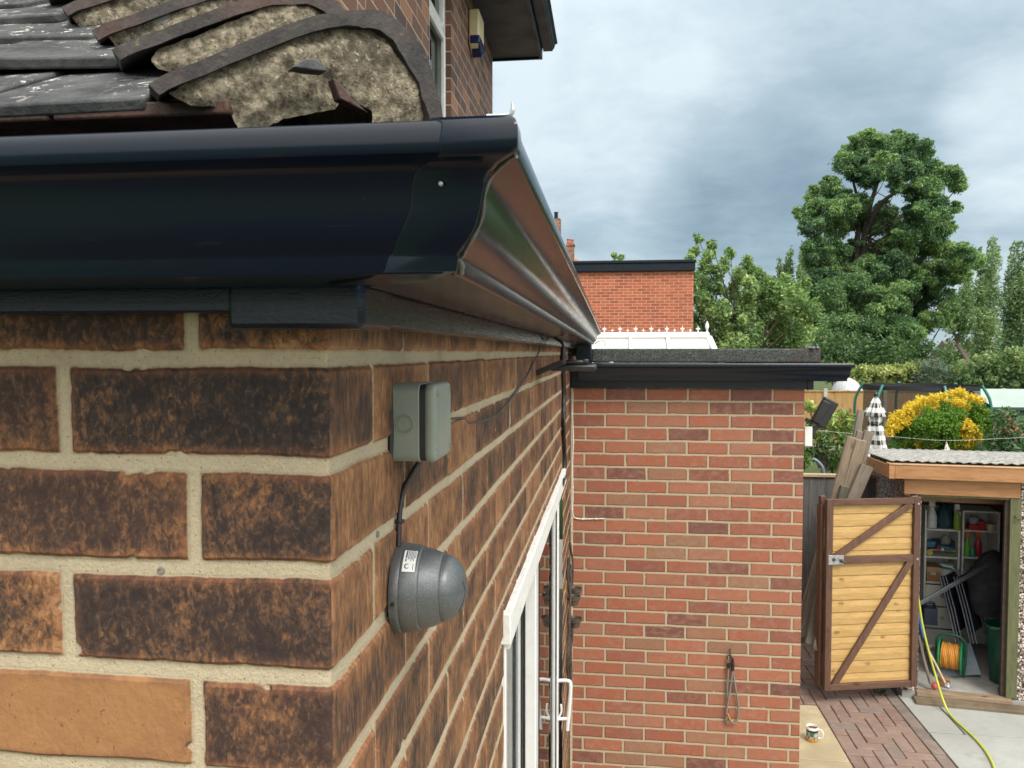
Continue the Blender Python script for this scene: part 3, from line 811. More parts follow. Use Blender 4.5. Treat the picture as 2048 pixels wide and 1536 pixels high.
for i, (z_, q0, q1, hh) in enumerate(((.0140, .03, .42, .0016), (.0140, .46, .58, .0013), (.0164, .03, .50, .0007), (.0178, .03, .46, .0007), (.0192, .05, .55, .0007), (.0206, .03, .48, .0007), (.0220, .03, .55, .0007), (.0234, .06, .40, .0006), (.0222, .66, .93, .0006))):
    patch(Md, rf, z_, z_ + hh, A0 + R(34 * q0), A0 + R(34 * q1), M_ink, 'sticker_print', stk, .00045, 1, 6)
lg = MB(); 
cen_a = A0 + R(34 * .78)
pts_ = []
for i in range(13):
    t = R(30 + 290 * i / 12); z_ = .0165 + .0020 * math.cos(t); a_ = cen_a + .0024 * math.sin(t) / .045
    pts_.append(Md @ Vector(((rf(z_) + .0005) * math.cos(a_), (rf(z_) + .0005) * math.sin(a_), z_)))
ob('sticker_logo', MB().tube(pts_, [.0002 + .0004 * math.sin(math.pi * i / 12) for i in range(13)], 6), M_ink, stk)

# cable between them with its tie
cpts = [atx(838, 925, PX + .012), atx(822, 950, PX + .009), atx(808, 978, PX + .006), atx(801, 1010, PX + .005), atx(798, 1045, PX + .005), atx(797, 1092, PX + .006)]
cb = ob('camera_cable', MB().tube(curve(cpts, 6), .0030, 10), M_cable, None, smooth=60)
tag(cb, 'thick black cable curving from the junction box down to the dome camera', 'cable')
tp = atx(798.5, 1043, PX + .005)
ob('cable_tie', MB().lathe([(.0040, -.0020), (.0044, -.0012), (.0044, .0012), (.0040, .0020)], 14, Matrix.Translation(tp)).box(tp + Vector((.001, .0058, -.0012)), (.005, .0062, .0035)), M_black, cb, bevel=.0004)
# wall plugs left in the mortar
for px, py, lab in ((322, 1141, 'f'), (755, 1068, 's')):
    if lab == 'f':
        p = aty(px, py, WY - .0005); Mp = Matrix.Translation(p) @ Matrix.Rotation(R(90), 4, 'X')
    else:
        p = atx(px, py, PX + .0005); Mp = Matrix.Translation(p) @ Matrix.Rotation(R(90), 4, 'Y')
    o = ob('wall_plug', MB().lathe([(.0030, -.004), (.0031, .0012), (.0018, .0016), (.0016, -.003), (.0002, -.003)], 12, Mp), simple('wall_plug_grey', (.20, .20, .19), .6), None, smooth=40)
    tag(o, 'small grey wall plug left in the mortar of the left front wall' if lab == 'f' else 'small grey wall plug in the side wall mortar beside the dome camera cable', 'wall plug', 'old wall plugs')
# thin twin wire from the box to the eaves
wp = [atx(898, 838, PX + .010), atx(925, 836, PX + .004), atx(934, 842, PX + .004), atx(944, 846, PX + .004), atx(985, 835, PX + .004), atx(1012, 808, PX + .004), atx(1040, 770, PX + .005), atx(1060, 738, PX + .006), atx(1077, 705, PX + .02), atx(1090, 668, PX + .05), atx(1100, 655, PX + .06)]
wm_ = MB().tube(curve(wp, 6), .0017, 7)
w2 = [p + Vector((0, .004, -.004 * math.sin(i * 1.3) - .002)) for i, p in enumerate(wp)]
wm_.tube(curve(w2[2:], 6), .0012, 6)
tag(ob('thin_wire', wm_, M_wire, None, smooth=60), 'thin dark twin wire running from the junction box up to the eaves', 'wire')

# flood light under the eaves
FY = 2.42
fl = thing('floodlight', 'slim black floodlight on a bracket under the eaves of the side wall', 'floodlight', (PX, FY, E(-.05)))
def fp(px, py, dy=0): 
    r = ray(px, py); return CAM + r * ((FY + dy) / r.y)
a_, b_ = fp(1105, 731), fp(1193, 731)
ob('lamp_body', MB().box2((a_.x, FY - .08, fp(0 + 1150, 741).z), (b_.x, FY + .08, fp(1150, 729).z)), M_black, fl, bevel=.006, seg=3)
ob('heat_sink', MB().box2((fp(1129, 0).x, FY - .055, fp(1150, 7290 * .1).z + .0005), (fp(1170, 0).x, FY + .055, fp(1150, 720).z)).box2((fp(1167, 0).x, FY - .04, fp(1150, 729).z + .0006), (fp(1180, 0).x, FY + .04, fp(1150, 718).z)), M_black, fl, bevel=.004)
ob('cable_gland', MB().tube([fp(1126, 722), fp(1126, 712), fp(1126, 711.9), fp(1126.5, 696)], [.0105, .0105, .0088, .0080], 12), M_black, fl, smooth=40)
br = MB()
for dy in (-.088, .082): br.beam(fp(1130, 722, dy), fp(1071, 747, dy), .006, .016, (0, 0, 1))
br.beam(fp(1073, 746, -.088), fp(1073, 746, .082), .018, .006, (0, 0, 1))
ob('bracket', br, M_black, fl, bevel=.0015)
ob('bracket_screw', MB().lathe([(.006, 0), (.006, .004), (.003, .0042), (.003, .002), (.0003, .002)], 10, Matrix.Translation(fp(1128, 724, -.092)) @ Matrix.Rotation(R(90), 4, 'X')), M_rust, fl)
ob('cable', MB().tube(curve([fp(1126.5, 697), fp(1126, 690), fp(1121, 683), fp(1112, 677), fp(1105, 668), fp(1103, 656)], 5), .0045, 8).tube(curve([fp(1100, 656), fp(1098, 668), fp(1093, 673), fp(1090, 668), fp(1092, 656)], 5), .004, 8), M_cable, fl, smooth=60)

# black cable down the wall in the corner
vc = [atx(1126, 742, PX + .012), atx(1127, 790, PX + .010), atx(1126, 850, PX + .012), atx(1128, 905, PX + .010), atx(1128, 950, PX + .012), atx(1125, 962, PX + .02), atx(1123, 972, PX + .01)]
v2 = [p + Vector((.006, .014 * math.sin(i * 2), 0)) for i, p in enumerate(vc)]
m_ = MB().tube(curve(vc, 6), .0085, 8).tube(curve(v2, 6), .006, 8)
tag(ob('drop_cable', m_, simple('shiny_black_cable', (.015, .015, .016), .25, .5, 40, .002), None, smooth=60), 'shiny black cable hanging down the side wall to the patio door head', 'cable')

# wrought iron wall hanger with glass tea light cups
ch = thing('candle_hanger', 'rusty iron wall hanger with three glass tea light cups in the corner', 'candle holder', atx(1134, 1300, PX))
fr_ = MB(); hy_ = atx(1134, 1200, PX).y
rr = random.Random(4)
for k in range(5):
    y_ = hy_ - .13 + k * .065; zt, zb = E(-1.02 - rr.random() * .12), E(-1.75 - rr.random() * .3)
    fr_.tube(curve([(PX + .012 + rr.uniform(-.004, .012), y_ + rr.uniform(-.03, .03), zt + (zb - zt) * i / 7) for i in range(8)], 4), .0065, 6)
ob('iron_frame', fr_, M_rust, ch, smooth=60)
M_cup, g, b = newmat('smoky_cup_glass'); fin(g, b, (.075, .060, .048), .18, None, .5)
for px, py, dy in ((1150, 1178, .06), (1147, 1194, -.06), (1150, 1238, -.02)):
    c_ = aty(px, py, hy_ + dy)
    cup = ob('cup', MB().lathe([(.0002, -.045), (.018, -.045), (.024, -.042), (.026, -.026), (.030, -.010), (.0375, .002), (.038, .006), (.034, .006), (.031, -.002), (.024, -.018), (.020, -.038), (.0002, -.039)], 28, Matrix.Translation(c_)), M_cup, ch, smooth=50)
    ob('ring_arm', MB().lathe([(.0335, -.004), (.0355, -.006), (.0355, -.010), (.0335, -.012)], 24, Matrix.Translation(c_)).tube([(PX + .01, c_.y + .01, c_.z - .012), (c_.x - .03, c_.y, c_.z - .008)], .004, 6), M_rust, cup, smooth=50)

# ================================================================== BRICK EXTENSION
XW, XE = 4.41, 1.040
ext = thing('brick_extension', 'flat roofed red brick extension joining the dark side wall', 'house extension', (.4, XW, 0))
ob('wall', MB().box2((PX + .004, XW, 0), (XE, XW + 3.2, E(-.10))), M_ext, ext, uv=(.085 - .221, 0))
ob('corner_mortar', MB().box2((PX + .0045, XW - .007, 0), (PX + .019, XW + .01, E(-.19))), simple('corner_pointing', (.42, .36, .26), .95, .2, 60, .002), ext, bevel=.003)
def fl_mat():
    m, g, b = newmat('mineral_felt'); c = g.coord('Object')
    v = g.vor(c, 260, 'Color'); n = g.noise(c, 9, 4); x, y, z = g.sep(c)
    col = g.mix(g.sm(g.sep(v)[0], .2, .9), (.030, .036, .036), (.11, .127, .122))
    col = g.mix(g.sm(n, .5, .7) * .5, col, (.05, .06, .04))
    red = g.sm(x, .88, 1.02) * g.sm(g.noise(c, 40, 4), .42, .6)
    col = g.mix(red * .7, col, (.085, .050, .048))
    fin(g, b, col, .9, g.bump(g.sep(v)[0] + n, .004), .3); return m
M_felt = fl_mat()
rf_ = ob('felt_roof', MB().box2((-.10, XW - .055, E(-.056)), (1.108, XW + 3.3, E(.021))), M_felt, ext, bevel=.010, seg=3)
cr = MB(); 
cp = [(1.03 + .012 * i, XW - .05 + rr.uniform(-.02, .02), E(.023 + rr.uniform(0, .008))) for i in range(7)]
ob('felt_curl', MB().tube(curve(cp, 4), [.004 + .004 * rr.random() for _ in range(25)], 6), simple('torn_felt_foil', (.13, .13, .17), .4, .6, 60), rf_, smooth=60)
ob('fascia', MB().box2((PX + .006, XW - .030, E(-.196)), (1.075, XW - .004, E(-.057))).box2((1.045, XW - .034, E(-.198)), (1.079, XW + .06, E(-.06))), M_fas, ext, bevel=.003)
EP = [((o_ - .043) * 1.0 + .031, (z - .048) * 1.16 - .150) for o_, z in GP]; ET = thick(EP, .0015)
eg = ob('gutter', sweep([[(PX + .05, XW - o_, E(z)) for o_, z in ET], [(1.17 + (o_ - .031) * .62, XW - o_, E(z)) for o_, z in ET]]), M_alu, ext, smooth=35)
b = [(1.17 + (o_ - .031) * .62, XW - o_, E(z)) for o_, z in EP]
ob('stop_end', MB().prism([(x + .0005, y, z) for x, y, z in b], (.003, 0, 0)), M_alu, eg)
ob('gutter_bracket', MB().box2((-.005, XW - .15, E(-.060)), (.018, XW - .11, E(-.050))), M_steel, eg, bevel=.002)
# square black hopper where the long gutter meets this one
ob('hopper', MB().box2((PX + .045, XW - .30, E(-.062)), (PX + .125, XW - .06, E(.044))), M_alu, ext, bevel=.004)
ob('fascia_end', MB().box2((PX + .006, 4.325, E(-.02)), (PX + .044, 4.345, E(.09))), M_fas, ext, bevel=.002)
# white bell wire in the corner with clips
wy = XW - .006
wpts = [aty(px, py, wy) for px, py in ((1146, 785), (1145, 830), (1147, 880), (1145, 930), (1146, 990), (1145, 1022), (1149, 1035), (1165, 1038), (1190, 1037.5), (1209, 1037))]
wc = ob('white_wire', MB().tube(curve(wpts, 5), .0028, 7), M_whited, None, smooth=60)
tag(wc, 'white wire clipped down the inner corner of the red brick wall', 'wire')
for px, py in ((1145, 800), (1147, 886), (1146, 975), (1145, 1018), (1165, 1038), (1192, 1037.5)):
    ob('cable_clip', MB().box(aty(px, py, wy - .001), (.008, .008, .010)), M_white, wc, bevel=.001)
# bungee cord on a hook
hkp = aty(1461, 1303, XW)
hk = thing('bungee_cord', 'grey bungee cord looped over a hook on the red brick wall', 'bungee cord', hkp)
def bp(px, py, d=.02): return aty(px, py, XW - d)
ob('hook', MB().tube(curve([bp(1461, 1298, -.01), bp(1461, 1300, .02), bp(1461, 1309, .035), bp(1462, 1318, .03)], 4), .0042, 7).tube(curve([bp(1455, 1319, .02), bp(1455, 1313), bp(1460, 1310), bp(1464, 1314), bp(1463, 1322), bp(1457, 1321)], 4), .0035, 6), M_rust, hk, smooth=60)
ob('end_hook', MB().tube([bp(1458, 1327), bp(1457, 1336)], [.010, .009], 10).tube([bp(1465, 1316), bp(1466, 1331), bp(1465, 1341)], [.006, .009, .009], 10), M_black, hk, smooth=50)
ob('cord', MB().tube(curve([bp(1457, 1334), bp(1455, 1370), bp(1453, 1422, .018), bp(1452, 1438), bp(1455, 1446), bp(1457, 1438)], 6), .0050, 8)
   .tube(curve([bp(1465, 1340), bp(1461, 1375, .026), bp(1454, 1415, .028)], 6), .0045, 8)
   .tube(curve([bp(1466, 1341, .018), bp(1470, 1370), bp(1476, 1405), bp(1476, 1432), bp(1470, 1446), bp(1462, 1443), bp(1456, 1432)], 6), .0052, 8), simple('grey_braid', (.17, .16, .145), .8, .4, 300), hk, smooth=60)
ob('orange_end', MB().tube(curve([bp(1455, 1427, .030), bp(1459, 1437, .028), bp(1463, 1443, .026)], 4), .0058, 8), simple('orange_plastic', (.45, .20, .05), .5), hk, smooth=60)
# flood light at the far corner, seen from behind
f2 = thing('floodlight', 'black floodlight seen from behind at the outer corner of the red brick extension', 'floodlight', aty(1614, 880, XW + .12))
def q2(px, py, dy=0): return aty(px, py, XW + .12 + dy)
ob('mount_plate', MB().box2(q2(1609, 893, -.03), q2(1618, 851, .05)), M_whited, f2, bevel=.004)
ax, bx_ = q2(1640, 848), q2(1668, 797)
lb = MB().beam(q2(1634, 850), q2(1663, 800), .085, .040, (0, 1, 0)); ob('lamp_body', lb, M_black, f2, bevel=.008, seg=3)
lb = MB().beam(q2(1632, 845, -.03), q2(1654, 803, -.03), .048, .020, (0, 1, 0)); ob('heat_sink', lb, M_black, f2, bevel=.004)
ob('bracket', MB().beam(q2(1614, 868), q2(1648, 846), .025, .020, (0, 1, 0)).beam(q2(1617, 873), q2(1620, 852), .05, .03, (0, 1, 0)).beam(q2(1611, 838), q2(1624, 846), .02, .02, (0, 1, 0)), M_black, f2, bevel=.003)

# ================================================================== TWO STOREY PART OF THE HOUSE
UX = -1.03; UY1 = atx(985, 100, UX).y
up = thing('house_gable_block', 'two storey dark red brick house block rising behind the tiled roof', 'house', (UX - 1, 4, 0))
wy0, wy1 = atx(859, 100, UX).y, atx(902, 100, UX).y; wz0, wz1 = E(1.0), E(3.6)
uw = MB()
for p_, q_ in (((UX - .25, 1.7, 0), (UX, wy0, E(2.62))), ((UX - .25, wy1, 0), (UX, UY1, E(2.62))), ((UX - .25, wy0, 0), (UX, wy1, wz0))):
    uw.box2(p_, q_)
uw.box2((UX - 5, 1.7, 0), (UX - .2505, UY1, E(2.62)))
ob('wall', uw, M_up, up, uv=(.03, 0))
wn = ob('window', MB().box2((UX - .10, wy0, wz0), (UX - .036, wy0 + .06, E(2.6))).box2((UX - .10, wy1 - .06, wz0), (UX - .036, wy1, E(2.6))).box2((UX - .10, wy0 + .0601, wz0), (UX - .035, wy1 - .0601, wz0 + .07)).box2((UX - .10, wy0 + .0601, E(2.02)), (UX - .034, wy1 - .0601, E(2.09))), M_white, up, bevel=.006)
ob('sash', MB().box2((UX - .045, wy0 + .062, wz0 + .071), (UX - .022, wy0 + .105, E(2.019))).box2((UX - .045, wy1 - .105, wz0 + .071), (UX - .022, wy1 - .062, E(2.019))).box2((UX - .045, wy0 + .1051, E(1.975)), (UX - .0225, wy1 - .1051, E(2.0185))), M_white, wn, bevel=.004)
ob('glass_pane', MB().box2((UX - .07, wy0 + .1052, wz0 + .071), (UX - .064, wy1 - .1052, E(1.974))).box2((UX - .07, wy0 + .061, E(2.0905)), (UX - .064, wy1 - .061, E(2.6))), M_glass, wn)
ob('curtain', MB().box2((UX - .15, wy0, wz0), (UX - .14, wy1, E(1.72))), M_whited, wn)
ob('soffit', MB().box2((UX - .3, .9, E(2.60)), (UX + .40, UY1 + .12, E(2.622))), M_up_black, up, bevel=.002)
ob('fascia', MB().box2((UX + .4005, .9, E(2.575)), (UX + .425, UY1 + .12, E(2.80))).box2((UX - .3, UY1 + .1205, E(2.585)), (UX + .425, UY1 + .145, E(2.80))), M_up_black, up, bevel=.003)
ob('gutter', MB().strip([(UX + .43 + o_ - .043, .9, E(z - .048 + 2.66)) for o_, z in GP], [(UX + .43 + o_ - .043, UY1 + .16, E(z - .048 + 2.66)) for o_, z in GP]).add([(UX + .43 + o_ - .043, UY1 + .16, E(z - .048 + 2.66)) for o_, z in GP], [tuple(range(len(GP)))]), M_up_black, up, smooth=40)
ob('roof', MB().prism([(UX + .5, .9, E(2.80)), (UX - 3, .9, E(4.7)), (UX - 5.5, .9, E(3.0))], (0, UY1 - .7, 0)), M_tile, up)
# alarm box on it
ay = aty(950, 50, 6.02).y
al = thing('alarm_box', 'cream burglar alarm box with blue lamp lens under the soffit', 'alarm box', (UX, 6.0, E(2.3)))
def up_(px, py, x): return atx(px, py, x)
zt, zb = E(2.68 - .05), E(2.33)
y0_, y1_ = atx(936, 50, UX).y, atx(936, 50, UX).y + .24
z1_, z0_ = atx(945, 12, UX + .04).z, atx(945, 82, UX + .04).z
poly = [(UX + .004, y0_, z1_), (UX + .004, y1_, z1_), (UX + .004, y1_, z0_), (UX + .004, (y0_ + y1_) / 2, z0_ - .055), (UX + .004, y0_, z0_)]
ob('cover', MB().prism(poly, (.075, 0, 0)), simple('cream_plastic', (.62, .54, .33), .4, .05, 20), al, bevel=.012, seg=3)
polyb = [(UX + .012, y0_ - .004, z0_ + .06), (UX + .012, y1_ + .003, z0_ + .06), (UX + .012, y1_ + .003, z0_ + .005), (UX + .012, (y0_ + y1_) / 2, z0_ - .060), (UX + .012, y0_ - .004, z0_ + .005)]
ob('lens', MB().prism(polyb, (.073, 0, 0)), simple('blue_lens', (.012, .018, .09), .15, .1, 20), al, bevel=.008, seg=3)

# ================================================================== GROUND
def ground_mat(name, c1, c2, sc=6, bump=.004, sp=(.5, .5, .5), spa=.15):
    m, g, b = newmat(name); c = g.coord('Object')
    n = g.noise(c, sc, 6, .65); n2 = g.noise(c, sc * 14, 4, .7); n3 = g.noise(c, sc * .25, 4)
    col = g.mix(g.sm(n, .3, .7), c1, c2)
    col = g.mix(g.sm(n2, .6, .72) * spa, col, sp)
    col = g.mix(g.sm(n3, .45, .72) * .45, col, tuple(q * .55 for q in c1)); col = g.mix(g.sm(g.noise(c, sc * .7, 6, .7), .56, .70) * .3, col, tuple(q * .5 for q in c1)); col = g.mix(g.sm(g.noise(c, sc * 40, 2, .6), .68, .74) * .5, col, (.06, .055, .045))
    fin(g, b, col, .9, g.bump(n2, bump), .25); return m
gr = ob('ground', MB().add([(-400, -400, 0), (400, -400, 0), (400, 600, 0), (-400, 600, 0)], [(0, 1, 2, 3)]), ground_mat('earth_and_grass', (.05, .075, .025), (.085, .11, .04), 3)); tag(gr, kind='structure')
M_conc = ground_mat('grey_concrete_slab', (.29, .305, .295), (.37, .385, .375), 4, .002, (.25, .25, .24), .35)
M_sand = ground_mat('sandy_concrete', (.34, .285, .185), (.44, .375, .25), 9, .003, (.55, .5, .38), .3)
M_jnt = ground_mat('joint_soil', (.05, .045, .04), (.09, .08, .07), 30)
def slab(name, x0, y0, x1, y1, z, mat, bevel=.004):
    o = ob(name, MB().box2((x0, y0, -.05), (x1, y1, z)), mat, bevel=bevel); tag(o, kind='structure'); return o
slab('paving_bed', -3, -6, 9, 9.4, .006, M_jnt, 0)
sy = [-6, 3.2, 4.55, 5.68, 6.58]
for i in range(4): slab('sand_path', -.215, sy[i] + .004, 1.685, sy[i + 1] - .004, .030, M_sand, .005)
# grey concrete pad, cast in bays
cx = [2.405, 2.64, 6.5]
for xa, xb, ya, yb in ((2.405, 2.66, 6.21, 6.86), (2.668, 6.5, 6.205, 6.80), (2.405, 6.5, -6, 6.20)):
    slab('concrete_pad', xa, ya, xb - .004, yb - .002, .034, M_conc, .004)
# brick paving, herring bone: one mesh
def paver_mat():
    m, g, b = newmat('clay_paver'); c = g.coord('Object'); t = g.attr('tint')
    n = g.noise(c, 14, 5, .65); n2 = g.noise(c, 120, 4, .7)
    base = g.ramp(t, [(0, (.175, .120, .100)), (.45, (.215, .152, .128)), (.80, (.19, .145, .128)), (.93, (.165, .140, .128)), (1, (.13, .12, .11))])
    col = g.mix(g.sm(n, .4, .75) * .5, base, (.30, .23, .19))
    col = g.mix(g.sm(n2, .62, .74) * .5, col, (.06, .055, .045))
    fin(g, b, col, .85, g.bump(n2 + n, .0025), .3); return m
M_pav = paver_mat()
pv = MB(); tint = []; rr = random.Random(21); bw = .102
def paver(x0, y0, x1, y1, t):
    gp = .0035; z = .030 + rr.uniform(-.0025, .0025); k = len(pv.v)
    x0 += gp; y0 += gp; x1 -= gp; y1 -= gp
    tl = [rr.uniform(-.0015, .0015) for _ in range(4)]; e = .005
    pv.v.extend([(x0, y0, .0), (x1, y0, .0), (x1, y1, .0), (x0, y1, .0), (x0, y0, z - .004), (x1, y0, z - .004), (x1, y1, z - .004), (x0, y1, z - .004),
                 (x0 + e, y0 + e, z + tl[0]), (x1 - e, y0 + e, z + tl[1]), (x1 - e, y1 - e, z + tl[2]), (x0 + e, y1 - e, z + tl[3])])
    for i in range(4):
        j = (i + 1) % 4; pv.f.extend([(k + i, k + j, k + 4 + j, k + 4 + i), (k + 4 + i, k + 4 + j, k + 8 + j, k + 8 + i)])
    pv.f.append((k + 8, k + 9, k + 10, k + 11)); tint.extend([t] * 12)
def inpath(x, y): return (1.69 < x < 2.29 and 3.0 < y < 9.3) or (1.0 < x < 2.29 and 6.60 < y < 9.3)
for i in range(-12, 30):
    for j in range(-40, 64):
        x, y = 1.69 + i * bw, 6.60 + j * bw; tt = (i - j) % 4
        t = min(1, max(0, rr.gauss(.45, .25)))
        if tt == 0:
            if inpath(x + .05, y + .05) and inpath(x + bw + .05, y + .05): paver(x, y, x + 2 * bw, y + bw, t)
            elif inpath(x + .05, y + .05): paver(x, y, x + bw, y + bw, t)
        elif tt == 1:
            if inpath(x + .05, y + .05) and not inpath(x - bw + .05, y + .05): paver(x, y, x + bw, y + bw, t)
        elif tt == 3:
            if inpath(x + .05, y + .05) and inpath(x + .05, y + bw + .05): paver(x, y, x + bw, y + 2 * bw, t)
            elif inpath(x + .05, y + .05): paver(x, y, x + bw, y + bw, t)
        elif tt == 2:
            if inpath(x + .05, y + .05) and not inpath(x + .05, y - bw + .05): paver(x, y, x + bw, y + bw, t)
y = 3.0
while y < 6.98: paver(2.302, y, 2.400, y + .205, rr.uniform(.85, 1)); y += .205
po = ob('paved_path', pv, M_pav); tag(po, kind='structure')
at_ = po.data.attributes.new('tint', 'FLOAT', 'POINT'); at_.data.foreach_set('value', tint)

# mug of tea
mp = atz(1624, 1481, .030)
mg = thing('mug', 'white coffee mug with a colourful printed band on the sandy concrete', 'mug', mp)
Mt = Matrix.Translation(mp)
def mug_mat():
    m, g, b = newmat('mug_print'); c = g.coord('Object'); x, y, z = g.sep(g.vm('SUBTRACT', c, tuple(mp)))
    an = g.m('ARCTAN2', y, x)
    cell = g.white(g.comb(g.m('FLOOR', an * 3.2), g.m('FLOOR', z * 46.0), 1.0))[0]
    band = g.ramp(cell, [(0, (.03, .16, .05)), (.3, (.28, .31, .35)), (.6, (.16, .05, .02)), (.8, (.35, .42, .50))], 'CONSTANT')
    low = g.mix(cell, (.42, .16, .03), (.50, .30, .06))
    col = g.mix(g.m('GREATER_THAN', z, .030), low, band)
    col = g.mix(g.m('GREATER_THAN', z, .074), col, (.02, .02, .025))
    col = g.mix(g.m('GREATER_THAN', z, .090), col, (.8, .8, .79))
    fin(g, b, col, .15, None, .5); return m
ob('cup', MB().lathe([(.0002, .0), (.037, .0), (.0405, .003), (.0415, .02), (.042, .090), (.0425, .1055), (.041, .1075), (.0388, .1055), (.0385, .08), (.0383, .01), (.0002, .008)], 40, Mt), mug_mat(), mg, smooth=40)
ob('tea', MB().lathe([(.0002, .084), (.0383, .084), (.0383, .082), (.0002, .082)], 32, Mt), simple('milky_tea', (.22, .11, .06), .1), mg)
hdx = (cR * .9 - Vector((0, .35, 0))).normalized()
ob('handle', MB().tube(curve([mp + hdx * r_ + Vector((0, 0, z_)) for r_, z_ in ((.040, .090), (.060, .090), (.073, .072), (.074, .050), (.062, .030), (.040, .026))], 5), .0062, 8), M_white, mg, smooth=60)

# ================================================================== CONCRETE GARAGE AND ITS DOOR
gd = Vector((.9932, -.117, 0)).normalized(); gn = Vector((.117, .9932, 0)).normalized()
G0 = atz(1835, 1402, 0.0)                    # foot of the hinge post, local origin
GM = frame(G0, gd)
ga = thing('concrete_garage', 'pebbledash concrete outbuilding with orange timber fascia and open doorway', 'outbuilding', M=GM)
def gl_(px, py, ly=0.0):
    p = atplane(px, py, G0 + gn * ly, gn); return GM.inverted() @ p
def gz(py, px=1900, ly=0): return gl_(px, py, ly).z
def peb():
    m, g, b = newmat('pebbledash'); c = g.coord('Object')
    v = g.vor(c, 62, 'Color'); d = g.vor(c, 62)
    r_, _, _ = g.sep(v)
    col = g.ramp(r_, [(0, (.10, .07, .055)), (.3, (.28, .22, .17)), (.6, (.50, .45, .40)), (.85, (.72, .69, .65)), (1, (.20, .12, .08))])
    col = g.mix(g.sm(d, .45, .75), col, (.05, .04, .035))
    fin(g, b, col, .8, g.bump(1.0 - d, .012), .3); return m
M_peb = peb()
M_fw = wood_mat('orange_stained_pine', (.30, .150, .062), (.41, .225, .105), (.10, .035, .012), .55, .8, .5, axis=0)
M_grn = wood_mat('green_stained_post', (.085, .095, .045), (.14, .145, .075), (.05, .05, .03), .6, 1, .2)
DW = gl_(2012, 1300).x                       # door opening width
GL, GWD = 1.45, 2.9                          # depth, width
hF = gz(930); topz = gz(995)
zA = gz(961, 1900, -.1); zB = gz(991, 1900, -.02)
xl = gl_(1810, 1000, 0).x
wl = MB()
wl.box2((xl, .0, .0), (-.002, .06, hF - .03)).box2((DW + .085, 0, 0), (GWD, .06, hF - .03)).box2((-.0019, .004, topz + .001), (DW + .0849, .055, hF - .03))
wl.box2((xl, .0601, 0), (xl + .06, GL, hF - .06)).box2((GWD - .06, .0601, 0), (GWD, GL, hF - .06))
ob('wall', wl, M_peb, ga, GM)
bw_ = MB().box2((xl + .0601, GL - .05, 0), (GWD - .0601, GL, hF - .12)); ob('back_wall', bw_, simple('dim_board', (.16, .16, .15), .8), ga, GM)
ob('floor', MB().box2((xl, -.03, -.02), (GWD, GL, .085)), ground_mat('dusty_floor', (.26, .26, .25), (.36, .36, .34), 5), ga, GM)
ob('threshold', MB().box2((-.05, -.16, 0), (GWD, -.0305, .062)), ground_mat('mossy_concrete', (.16, .125, .08), (.26, .21, .15), 9, .01, (.05, .06, .03), .5), ga, GM, bevel=.012)
ob('sill', MB().box2((-.02, -.055, .0625), (DW + .04, .03, .100)), wood_mat('worn_sill', (.20, .14, .09), (.34, .26, .18), axis=0), ga, GM, bevel=.004)
xa, xb_ = gl_(1790, 945, -.1).x, GWD + .08
ob('fascia', MB().box2((xa, -.100, zA), (xb_, -.078, hF)), M_fw, ga, GM, bevel=.003)
ob('fascia', MB().box2((gl_(1808, 975, -.02).x, -.030, zB), (gl_(2041, 975, -.02).x, -.008, zA - .004)), M_fw, ga, GM, bevel=.003)
ob('fascia_corner', MB().box2((xa - .045, -.102, zA - .002), (xa - .0015, -.066, hF - .004)), M_fw, ga, GM, bevel=.003)
ob('trim', MB().box2((xa - .05, -.106, hF + .0005), (xb_, -.02, hF + .012)), wood_mat('pale_batten', (.42, .27, .15), (.55, .38, .24), axis=0), ga, GM, bevel=.002)
sf = MB(); sf.prism([(xa - .046, -.065, zA), (xa - .046, GL + .05, zA - .085), (xa - .046, GL + .05, hF - .085), (xa - .046, -.065, hF - .004)], (.022, 0, 0))
ob('fascia', sf, wood_mat('orange_stained_pine_side', (.30, .150, .062), (.41, .225, .105), axis=1), ga, GM, bevel=.002)
# corrugated roof, weathered
rfm = MB(); nx_ = 150; NY = 8; rr = random.Random(2)
for j in range(NY + 1):
    for i in range(nx_ + 1):
        x = xa - .03 + (xb_ - xa + .03) * i / nx_; y_ = -.085 + (GL + .14) * j / NY
        rfm.v.append((x, y_, hF + .034 - .085 * j / NY + .0065 * math.sin(x * 2 * math.pi / .076)))
for j in range(NY):
    for i in range(nx_): k = j * (nx_ + 1) + i; rfm.f.append((k, k + 1, k + nx_ + 2, k + nx_ + 1))
m, g, b = newmat('weathered_corrugated_sheet'); c = g.coord('Object')
cs = g.vm('MULTIPLY', c, (1.0, .45, 1.0))
col = g.mix(g.sm(g.noise(cs, 20, 5, .7), .3, .7), (.22, .215, .20), (.37, .36, .34)); col = g.mix(g.sm(g.noise(cs, 42, 4, .7), .57, .66), col, (.045, .042, .04))
fin(g, b, col, .85, g.bump(g.noise(c, 60, 3), .004), .3)
ob('roof', rfm, m, ga, GM, smooth=60, solid=.006)
ob('door_frame', MB().box2((DW, -.020, .10), (DW + .080, .055, zB - .0)).box2((-.03, -.012, topz), (DW - .0005, .05, topz + .022)), M_grn, ga, GM, bevel=.003)
ob('door_stop', MB().box2((DW - .028, .012, .10), (DW - .001, .05, topz - .001)), simple('dark_rebate', (.05, .035, .025), .7), ga, GM)
ob('staple', MB().tube(curve([(DW + .03, -.02, gz(1025)), (DW + .045, -.045, gz(1030)), (DW + .07, -.02, gz(1032))], 4), .004, 6), M_rust, ga, GM)
ob('roof_beam', MB().box2((.02, .35, topz - .10), (DW + .5, .40, topz - .005)), wood_mat('old_beam', (.20, .12, .06), (.30, .18, .09), axis=0), ga, GM)
